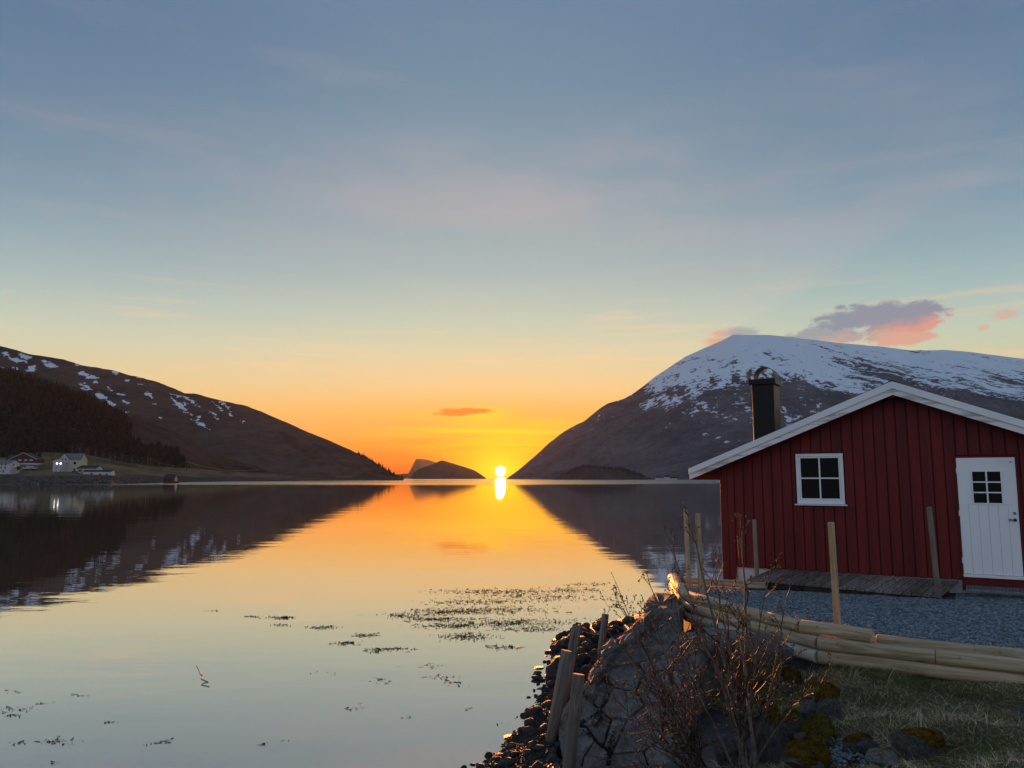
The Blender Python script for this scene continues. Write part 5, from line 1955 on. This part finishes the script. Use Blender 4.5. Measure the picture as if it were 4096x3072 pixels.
# ================================================================== FAR SHORE
def gable_house(name, px, py, Y, w, d, hw, hr, rz, walls, roofm, label, base=None, wins=(), doors=(), chimney=None, overhang=0.35, ridge='x', cat='house'):
    """Local x runs along the front, y into the house; ridge along x or y."""
    p = at(px, py, Y)
    o = empty(name, (p.x, p.y, p.z), rz)
    tag(o, label, cat)
    x0, x1, y0, y1 = -w / 2, w / 2, 0.0, d
    mb = MB()
    zb = -1.5
    if base:
        mb2 = MB(); mb2.box(x0 - 0.03, x1 + 0.03, y0 - 0.03, y1 + 0.03, zb, base[0]); mb2.build('lower_wall', base[1], o)
        zb = base[0] + 0.002
    if ridge == 'x':
        mb.v = [(x0, y0, zb), (x1, y0, zb), (x1, y1, zb), (x0, y1, zb), (x0, y0, hw), (x1, y0, hw), (x1, y1, hw), (x0, y1, hw), (x0, d / 2, hr - .05), (x1, d / 2, hr - .05)]
        mb.f = [(3, 2, 1, 0), (0, 1, 5, 4), (2, 3, 7, 6), (1, 2, 6, 9, 5), (3, 0, 4, 8, 7), (4, 5, 9, 8), (6, 7, 8, 9)]
    else:
        mb.v = [(x0, y0, zb), (x1, y0, zb), (x1, y1, zb), (x0, y1, zb), (x0, y0, hw), (x1, y0, hw), (x1, y1, hw), (x0, y1, hw), (0, y0, hr - .05), (0, y1, hr - .05)]
        mb.f = [(3, 2, 1, 0), (1, 2, 6, 5), (3, 0, 4, 7), (0, 1, 5, 8, 4), (2, 3, 7, 9, 6), (5, 6, 9, 8), (7, 4, 8, 9)]
    mb.build('wall', walls, o)
    ov = overhang
    for s in (-1, 1):
        mb = MB()
        if ridge == 'x':
            ye = (y0 - ov) if s < 0 else (y1 + ov)
            sl = (hr - hw) / (d / 2); ze = hw - sl * ov
            v = [(x0 - ov, ye, ze), (x1 + ov, ye, ze), (x1 + ov, d / 2, hr), (x0 - ov, d / 2, hr)]
        else:
            xe = (x0 - ov) if s < 0 else (x1 + ov)
            sl = (hr - hw) / (w / 2); ze = hw - sl * ov
            v = [(xe, y0 - ov, ze), (xe, y1 + ov, ze), (0, y1 + ov, hr), (0, y0 - ov, hr)]
        mb.v = v + [(a, b, c + 0.18) for a, b, c in v]
        mb.f = [(0, 1, 2, 3), (4, 5, 6, 7), (0, 1, 5, 4), (1, 2, 6, 5), (2, 3, 7, 6), (3, 0, 4, 7)]
        roof_ = mb.build('roof', roofm, o)
        if chimney and s < 0:
            cx_, cy_ = chimney
            mb = MB(); mb.box(cx_ - .4, cx_ + .4, cy_ - .4, cy_ + .4, hr - 0.8, hr + 0.9); mb.build('chimney', M['brick'], roof_)
        if ridge == 'y':                       # pale verge boards on the gable
            mb = MB()
            xe = (x0 - ov) if s < 0 else (x1 + ov)
            v = [(xe, y0 - ov - .06, ze - .12), (0, y0 - ov - .06, hr - .12), (0, y0 - ov - .06, hr + .2), (xe, y0 - ov - .06, ze + .2)]
            mb.v = v + [(a, b + .05, c) for a, b, c in v]
            mb.f = [(0, 1, 2, 3), (4, 5, 6, 7), (0, 1, 5, 4), (1, 2, 6, 5), (2, 3, 7, 6), (3, 0, 4, 7)]
            mb.build('verge_board', M['house_white'], o)
    for wd in wins:
        face, a, z, ww, hh = wd[:5]
        gm_ = wd[5] if len(wd) > 5 else M['glass']
        fr_, pn = MB(), MB()
        if face == 'front':
            fr_.box(a - ww / 2 - .12, a + ww / 2 + .12, y0 - .09, y0 - .032, z - .12, z + hh + .12); pn.box(a - ww / 2, a + ww / 2, y0 - .13, y0 - .092, z, z + hh)
        else:
            sgn = -1 if face == 'left' else 1
            xx = x0 if face == 'left' else x1
            aa = sorted((xx + sgn * .032, xx + sgn * .09)); bb = sorted((xx + sgn * .092, xx + sgn * .13))
            fr_.box(*aa, a - ww / 2 - .12, a + ww / 2 + .12, z - .12, z + hh + .12); pn.box(*bb, a - ww / 2, a + ww / 2, z, z + hh)
        w_ = fr_.build('window', M['house_white'], o)
        pn.build('pane', gm_, w_)
    for (a, z, ww, hh) in doors:
        mb = MB(); mb.box(a - ww / 2, a + ww / 2, y0 - .12, y0 - .032, z, z + hh); mb.build('door', M['brick'], o)
    return o


zh = lambda a, b: (a * 0.12207, 961.3 + b * 0.12207)                   # enlarged view of the farm -> picture point
P0 = zh(75, 487)
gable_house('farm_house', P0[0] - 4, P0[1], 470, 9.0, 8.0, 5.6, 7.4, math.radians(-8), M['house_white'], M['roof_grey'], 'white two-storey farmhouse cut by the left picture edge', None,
            [('front', -0.8, 4.4, .9, .9), ('front', 1.6, 4.4, .9, .9), ('front', -1.0, 2.5, .9, .9), ('front', 1.7, 2.4, 1.0, 1.0), ('front', -1.2, 0.6, .9, .4), ('right', 3, 4.3, .9, .9)], [(0.7, 0.0, .8, 1.4)], (-1.5, 4.0))
# its lit veranda
p = at(*zh(228, 482), 472)
ver = empty('veranda', p, math.radians(-8))
tag(ver, 'lit glazed veranda with warm light beside the white farmhouse', 'veranda')
mb = MB(); mb.box(-2.2, 2.2, 0, 3, 3.6, 3.85); mb.build('roof', M['house_white'], ver)
mb = MB(); mb.box(-2.2, 2.2, 0, 3, 1.2, 1.4); mb.build('floor', M['house_white'], ver)
mb = MB(); mb.box(-2.2, 2.2, 2.6, 2.8, 1.4, 3.6); mb.build('back_wall', M['barn_red'], ver)
mb = MB(); mb.box(-1.9, 1.9, 0.3, 0.4, 3.42, 3.56); mb.build('light_strip', M['lit_warm'], ver)
mb = MB(); mb.box(-2.2, 2.2, 0.0, 0.1, 1.9, 2.0); mb.build('railing', M['house_white'], ver)
for x in (-2.15, 0, 2.05):
    mb = MB(); mb.box(x, x + .12, 0.0, .12, -1.4, 3.6); mb.build('post', M['house_white'], ver)

pb_ = zh(400, 415)
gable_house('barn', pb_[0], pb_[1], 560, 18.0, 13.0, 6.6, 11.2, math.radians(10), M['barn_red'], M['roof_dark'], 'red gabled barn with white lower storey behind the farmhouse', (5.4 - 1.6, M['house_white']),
            [('front', -2.2, 5.6, 1.7, .7, M['house_white']), ('front', 1.6, 5.6, 1.7, .7, M['house_white']), ('front', 5.2, 5.6, 1.7, .7, M['house_white']), ('front', -6.5, 2.2, 1.4, .6), ('front', -2.8, 2.2, 2.6, .6), ('front', 0.8, 2.2, 2.4, .6)], [], None, 0.4, 'y', 'barn')
pb2 = zh(215, 400)
gable_house('barn_wing', pb2[0] + 1, pb2[1], 566, 9.0, 9.0, 5.6, 9.4, math.radians(10), M['barn_red'], M['roof_dark'], 'low red wing with dark roof left of the barn gable', None, [], [], None, 0.4, 'x', 'barn')
pm = zh(1255, 470)
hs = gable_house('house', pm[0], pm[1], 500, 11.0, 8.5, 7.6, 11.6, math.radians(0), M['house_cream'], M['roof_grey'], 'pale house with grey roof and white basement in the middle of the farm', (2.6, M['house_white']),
                 [('front', -2.3, 4.6, 1.6, 1.6), ('front', 2.2, 4.6, 1.6, 1.6), ('front', -2.6, 1.0, 1.2, .6)], [(2.2, -0.1, 1.0, 2.2)], (0.3, 4.2))
gable_house('house_annex', *zh(1120, 470), 499, 5.8, 9.5, 7.5, 11.2, math.radians(14), M['house_white'], M['roof_grey'], 'white gabled end of the pale house with two small dark windows', None,
            [('front', -0.9, 7.4, .7, 1.0), ('front', 0.9, 7.4, .7, 1.0), ('front', 1.8, 5.0, .8, .5)], [], None, 0.3, 'y')
gable_house('sun_room', *zh(1012, 430), 492, 5.4, 4.0, 5.0, 6.2, math.radians(4), M['house_white'], M['house_white'], 'small white sun room with two bright lit windows left of the pale house', None,
            [('front', -0.3, 3.2, .9, .9, M['lit']), ('front', 1.9, 3.2, .9, .9, M['lit'])], [], None, 0.25, 'y')
gable_house('side_shed', *zh(1375, 470), 503, 3.6, 5.0, 5.4, 6.0, 0.0, M['deck'], M['roof_dark'], 'brown lean-to shed at the right end of the pale house', None, [], [(-0.6, 0, 1.2, 2.0)], None, 0.2, 'x', 'shed')
gable_house('garage', *zh(1530, 500), 498, 12.5, 7.0, 3.2, 4.9, math.radians(-4), M['house_white'], M['roof_dark'], 'white garage with dark roof and dark door right of the pale house', None,
            [('front', 0.8, 1.5, 1.0, .6), ('front', 4.0, 1.5, 1.2, .6)], [(-4.2, 0, 2.4, 2.4)], None, 0.4, 'x', 'garage')
gable_house('long_shed', *zh(1713, 565), 482, 17.0, 5.0, 3.2, 4.2, math.radians(3), M['house_white'], M['roof_dark'], 'long low white shed with three small windows above the shore', None,
            [('front', -3.2, 1.6, 1.2, .8), ('front', 1.9, 1.3, 1.4, .6), ('front', 5.9, 1.3, 1.4, .6)], [], None, 0.2, 'x', 'shed')
gable_house('boathouse', 363, 1039.5, 560, 11.0, 5.0, 2.6, 4.9, math.radians(-32), M['barn_red'], M['roof_dark'], 'small red boathouse with white door at the water edge', None,
            [('right', 2.5, 3.3, .6, .7, M['house_white']), ('right', 2.6, 0.1, 1.9, 2.4, M['house_white'])], [], None, 0.3, 'x', 'boathouse')
# village across the fjord, under the right mountain
for (px, py, w, h, lab) in ((1426, 1036, 22, 8, 'tiny white house at the far right shore, left of three'), (1441, 1036, 14, 12, 'tiny white house at the far right shore, tallest of three'), (1455, 1036.5, 20, 7, 'tiny white house at the far right shore, right of three')):
    gable_house('far_house', px, py, 2150, w, 10, h * 0.6, h, 0, M['house_white'], M['roof_dark'], lab, None, [], [], None, 0.3, 'x')


def car(px, py, Y, mat, label, L_=4.4, rz=0.0, h=1.45):
    p = at(px, py, Y)
    o = empty('parked_car', p, rz)
    tag(o, label, 'car', 'cars parked at the farm')
    mb = MB()
    prof = [(-L_ / 2, .35), (L_ / 2, .35), (L_ / 2, .75), (L_ * .32, .92), (L_ * .18, h), (-L_ * .34, h), (-L_ * .46, .95), (-L_ / 2, .85)]
    mb.prism(prof, 0, 1.75); mb.build('body', mat, o, bevel=.06)
    mb = MB(); mb.prism([(L_ * .26, .95), (L_ * .16, h - .1), (-L_ * .30, h - .1), (-L_ * .38, .95)], -.012, 1.762); mb.build('windows', M['glass'], o)
    for x in (-L_ * .31, L_ * .31):
        for y in (0.0, 1.57):
            mb = MB(); mb.tube([(x, y, .33), (x, y + .2, .33)], .33, 12); mb.build('wheel', M['tyre'], o)


car(*zh(1318, 496), 488, M['car_paint'], 'dark car parked in front of the pale house')
car(*zh(1415, 500), 488, M['car_silver'], 'silver estate car parked between the pale house and the garage', 5.0)
car(*zh(320, 462), 500, M['car_paint'], 'dark car parked beside the veranda')
# white boat on a trailer by the barn
p = at(*zh(515, 440), 505)
bt = empty('small_boat', p)
tag(bt, 'white motorboat laid up on land in front of the barn', 'boat')
mb = MB()
mb.add([(-5.0, 0, 1.6), (5.4, 0, 1.8), (4.2, 0.4, .7), (-4.6, .4, .5), (-5.0, 2.4, 1.6), (5.4, 2.4, 1.8), (4.2, 2.0, .7), (-4.6, 2.0, .5)], [(0, 1, 2, 3), (4, 5, 6, 7), (0, 1, 5, 4), (1, 2, 6, 5), (2, 3, 7, 6), (3, 0, 4, 7)])
mb.build('hull', M['house_white'], bt)
mb = MB(); mb.add([(-2.5, .4, 1.65), (1.8, .4, 1.65), (1.0, .5, 2.5), (-2.2, .5, 2.5), (-2.5, 2, 1.65), (1.8, 2, 1.65), (1.0, 1.9, 2.5), (-2.2, 1.9, 2.5)], [(0, 1, 2, 3), (4, 5, 6, 7), (0, 1, 5, 4), (1, 2, 6, 5), (2, 3, 7, 6), (3, 0, 4, 7)])
mb.build('cabin', M['house_white'], bt)
mb = MB(); mb.box(-3.5, 3.0, .9, 1.3, -.3, .55); mb.build('trailer', M['tyre'], bt)

# utility poles and lines
POLES = []


def pole(px, py_b, py_t, Y, label):
    b = at(px, py_b, Y); t_ = at(px, py_t, Y)
    o = empty('utility_pole', b)
    tag(o, label, 'utility pole', 'utility poles behind the farm')
    H = t_.z - b.z
    mb = MB(); mb.tube([(0, 0, -1), (0, 0, H)], [.22, .15], 7); mb.build('pole', M['trunk'], o)
    mb = MB(); mb.box(-.8, .8, -.06, .06, H - .6, H - .45); mb.build('crossarm', M['trunk'], o)
    POLES.append(Vector((b.x, b.y, b.z + H - .4)))


zp = lambda a, b: (a * 0.19531, 945.07 + b * 0.19531)
for (a, bt_, tp, Y, lab) in ((1212, 290, 215, 640, 'single pole on the hillside above the garage'), (1200, 430, 338, 500, 'pole standing right of the long white shed'), (1633, 335, 224, 760, 'left pole of the twin poles at the wood edge'), (1660, 335, 224, 760, 'right pole of the twin poles at the wood edge'),
                             (1855, 358, 292, 800, 'pole between the twin poles and the boathouse line'), (2048, 356, 262, 900, 'rightmost tall pole on the shore slope'), (617, 400, 320, 470, 'pole in front of the sun room'), (665, 415, 330, 465, 'pole just right of the one in front of the sun room'), (336, 375, 320, 470, 'pole in front of the laid-up boat')):
    px, pb__ = zp(a, bt_); _, pt__ = zp(a, tp)
    pole(px, pb__, pt__, Y, lab)


def wire(a, b, sag, label, r_=0.05):
    pts = [a.lerp(b, i / 14) - Vector((0, 0, sag * 4 * (i / 14) * (1 - i / 14))) for i in range(15)]
    mb = MB(); mb.tube(pts, r_, 4)
    tag(mb.build('power_line', M['steel']), label, 'power line', 'power lines on the far shore')


wire(POLES[3], POLES[4], 2, 'power line from the twin poles to the next pole')
wire(POLES[4], POLES[5], 3, 'power line between the two poles above the boathouse')
wire(POLES[5], at(560, 1013, 1250), 6, 'power line running right from the last tall pole towards the headland', 0.16)

# ---- trees
def conifers(name, pts, hts, mat, seed, tiers=4, sides=6):
    g = np.random.default_rng(seed)
    n = len(pts)
    V, Fc = [], []
    base = 0
    ang = np.linspace(0, 2 * np.pi, sides, endpoint=False)
    for k in range(tiers):
        z0 = 0.10 + 0.22 * k
        z1 = min(z0 + 0.42, 1.0)
        if k == tiers - 1: z1 = 1.0
        rad = 0.19 * (1 - k / (tiers + 0.3))
        a = ang[None] + g.uniform(0, 6.28, (n, 1))
        rr_ = rad * hts[:, None] * g.uniform(0.7, 1.25, (n, sides))
        ring = np.stack([pts[:, 0:1] + rr_ * np.cos(a), pts[:, 1:2] + rr_ * np.sin(a), pts[:, 2:3] + hts[:, None] * (z0 + g.uniform(-.04, .04, (n, sides)))], -1)
        tip = np.stack([pts[:, 0] + g.normal(0, .1, n), pts[:, 1], pts[:, 2] + hts * z1], -1)[:, None]
        v = np.concatenate([ring, tip], 1)
        V.append(v.reshape(-1, 3))
        i = np.arange(n)[:, None] * (sides + 1) + base
        for s_ in range(sides):
            Fc.append(np.concatenate([i + s_, i + (s_ + 1) % sides, i + sides], 1))
        base += n * (sides + 1)
    return np_mesh(name, np.concatenate(V), np.concatenate(Fc), mat)


g = np.random.default_rng(90)
N = 9000
rq = g.uniform(rk(-200, 900)[0], rk(410, 985)[0], N); tq = g.uniform(0.0, 0.93, N) ** 0.9
P = hill_surf(rq, tq)
K = (P[:, 2] - CZ) / P[:, 1]
# the wood: its edge runs down to the right across the slope
rE = interp([rk(x, y)[1] for x, y in ((270, 900), (262, 925), (300, 955), (385, 985), (412, 1006), (412, 1020))][::1], [rk(x, y)[0] for x, y in ((270, 900), (262, 925), (300, 955), (385, 985), (412, 1006), (412, 1020))])
keep = (rq < rE(K) + fbm(K * 40, rq * 10, 3, 6) * 0.05) & (fbm(rq * 30, tq * 9, 3, 23) > -0.22)
topk = K < np.interp(rq, [rk(x, 900)[0] for x in (-200, 0, 100, 200, 270)], [0.145, 0.136, 0.118, 0.098, 0.075])
keep &= topk
P = P[keep][:6500]
me = conifers('conifer_forest', P, g.uniform(8, 16, len(P)), M['conifer'], 91)
tag(link(bpy.data.objects.new('conifer_forest', me)), 'dark spruce forest covering the slope behind the farm', 'forest', kind='stuff')
# far wood on the low right hill, headland scrub
g = np.random.default_rng(95)
q = np.stack([g.uniform(1225, 1392, 420), np.zeros(420)], -1)
pts = []
for x in q[:, 0]:
    k = np.interp(x, [1215, 1262, 1345, 1392], [1026, 1008, 1013, 1029])
    pts.append(at(x, k + abs(g.normal(0, 4)), 2600 - abs(g.normal(0, 60))))
me = conifers('far_wood', np.array([tuple(p) for p in pts]), g.uniform(6, 12, len(pts)), M['far_spruce'], 96, 3, 5)
tag(link(bpy.data.objects.new('far_wood', me)), 'distant wood on the low hill under the right mountain', 'forest', kind='stuff')
pts = []
for x in g.uniform(770, 870, 130):
    y = np.interp(x, [770, 788, 830, 855, 872], [979, 987, 1012, 1027, 1033])
    pts.append(at(x, y + 1 + abs(g.normal(0, 2)), 1705))
me = conifers('headland_scrub', np.array([tuple(p) for p in pts]), g.uniform(4, 10, len(pts)), M['conifer'], 97, 3, 5)
tag(link(bpy.data.objects.new('headland_scrub', me)), 'scattered scrub on the tip of the left headland', 'forest', kind='stuff')


def birch_mesh(seed):
    g_ = random.Random(seed)
    tr, tw_ = MB(), MB()
    H = 1.0
    tr.tube([(0, 0, -0.05), (g_.gauss(0, .01), 0, .4), (g_.gauss(0, .03), 0, .8)], [.022, .016, .006], 6)
    for i in range(11):
        z = g_.uniform(.22, .75); a = g_.uniform(0, 6.28); L_ = g_.uniform(.18, .38) * (1.1 - z * .6)
        tr.tube([(0, 0, z), (math.cos(a) * L_ * .5, math.sin(a) * L_ * .5, z + L_ * .55), (math.cos(a) * L_ * .8, math.sin(a) * L_ * .8, z + L_ * .95)], [.009, .005, .002], 4)
    for i in range(620):
        z = g_.uniform(.22, 1.0)
        rr_ = .34 * math.sin(math.pi * min(1, (z - .1) / .95)) ** .7 * math.sqrt(g_.random())
        a = g_.uniform(0, 6.28)
        p_ = Vector((rr_ * math.cos(a), rr_ * math.sin(a), z))
        d = Vector((p_.x * .6, p_.y * .6, .18)) * g_.uniform(.12, .35) + Vector((g_.gauss(0, .02), g_.gauss(0, .02), 0))
        s_ = d.cross(Vector((g_.gauss(0, 1), g_.gauss(0, 1), g_.gauss(0, 1)))).normalized() * .0035
        tw_.add([p_ - s_, p_ + s_, p_ + d], [(0, 1, 2)])
    return tr.mesh('trunk', M['trunk']), tw_.mesh('crown', M['bare_twigs'])


BIRCH = [birch_mesh(200 + i) for i in range(4)]
tr_spots = [(236, 1002, 11, 'bare tree with round crown right behind the garage pole'), (248, 1004, 12, 'bare tree second from the hillside pole'), (262, 1006, 13, 'bushy bare tree above the rubble heap'), (272, 1008, 11, 'small bare tree beside the bushy one'), (284, 1010, 14, 'tall bare tree left of the twin poles'),
            (297, 1011, 12, 'bare tree close left of the twin poles'), (308, 1013, 12, 'bare tree at the foot of the twin poles'), (318, 1013, 14, 'tall bare tree behind the twin poles'), (330, 1014, 11, 'bare tree right of the twin poles'), (344, 1016, 12, 'bare tree above the boathouse roof'),
            (358, 1017, 10, 'low bare tree right above the boathouse'), (372, 1019, 8, 'round bush right of the boathouse ridge'), (386, 1021, 9, 'bare bush on the slope right of the boathouse'), (404, 1022, 9, 'bare bush below the rightmost pole'), (425, 1024, 9, 'bare bush on the far right slope'), (213, 1024, 8.5, 'lone bare tree above the long white shed'),
            (190, 990, 11, 'bare tree at the wood edge above the pale house'), (172, 986, 12, 'bare tree against the dark wood'), (205, 993, 10, 'bare tree between the wood and the garage'), (222, 998, 10, 'slim bare tree beside the hillside pole'), (155, 984, 11, 'bare tree above the pale house roof'), (450, 1027, 8, 'bare bush by the shore below the last power line'),
            (478, 1029, 8, 'small bare bush far along the shore'), (505, 1030, 9, 'last bare bush along the shore')]
for i, (px, py, h, lab) in enumerate(tr_spots):
    Y = float(np.interp(px, [150, 213, 236, 284, 344, 404, 450, 505], [720, 735, 745, 780, 840, 930, 1020, 1150]))
    if px == 213: Y = 505
    p = at(px, py, Y)
    o = empty('bare_tree', p, i * 1.3)
    tag(o, lab, 'tree', 'bare trees along the wood edge')
    tm, cm = BIRCH[i % 4]
    for nm, me_ in (('trunk', tm), ('crown', cm)):
        c = link(bpy.data.objects.new(nm, me_), o)
        c.scale = (h, h, h)
# rubble on the farm bank
g = np.random.default_rng(77)
def rub(gg, n):
    a = gg.uniform(rk(40, 1035)[0], rk(330, 1035)[0], n)
    y = shore_b(a) + np.abs(gg.normal(8, 9, n))
    return a * y, y
me = chips('bank_rubble', 520, rub, lambda x, y: np.array([field_z(a, b) for a, b in zip(x, y)]), 0.2, 0.75, mat_noise('pale_rubble', (0.05, 0.047, 0.045), (0.16, 0.155, 0.15), 0.5, 0.9, 0.0, island=1.2), 0.7, 78)
tag(link(bpy.data.objects.new('bank_rubble', me)), 'tumbled stones along the farm shore bank', 'rubble', kind='stuff')


# ---- haze over the fjord
def haze():
    m = bpy.data.materials.new('fjord_haze')
    m.use_nodes = True
    nt = m.node_tree
    nt.nodes.clear()
    out = nt.nodes.new('ShaderNodeOutputMaterial')
    v = nt.nodes.new('ShaderNodeVolumePrincipled')
    v.inputs['Color'].default_value = (0.95, 0.85, 0.72, 1)
    v.inputs['Density'].default_value = 6.0e-6
    v.inputs['Anisotropy'].default_value = 0.3
    nt.links.new(v.outputs[0], out.inputs['Volume'])
    mb = MB(); mb.box(-15500, 15500, -400, 25500, -3.0, 1420)
    o = mb.build('haze', m)
    tag(o, 'thin evening haze over the fjord', 'haze', kind='stuff')


haze()
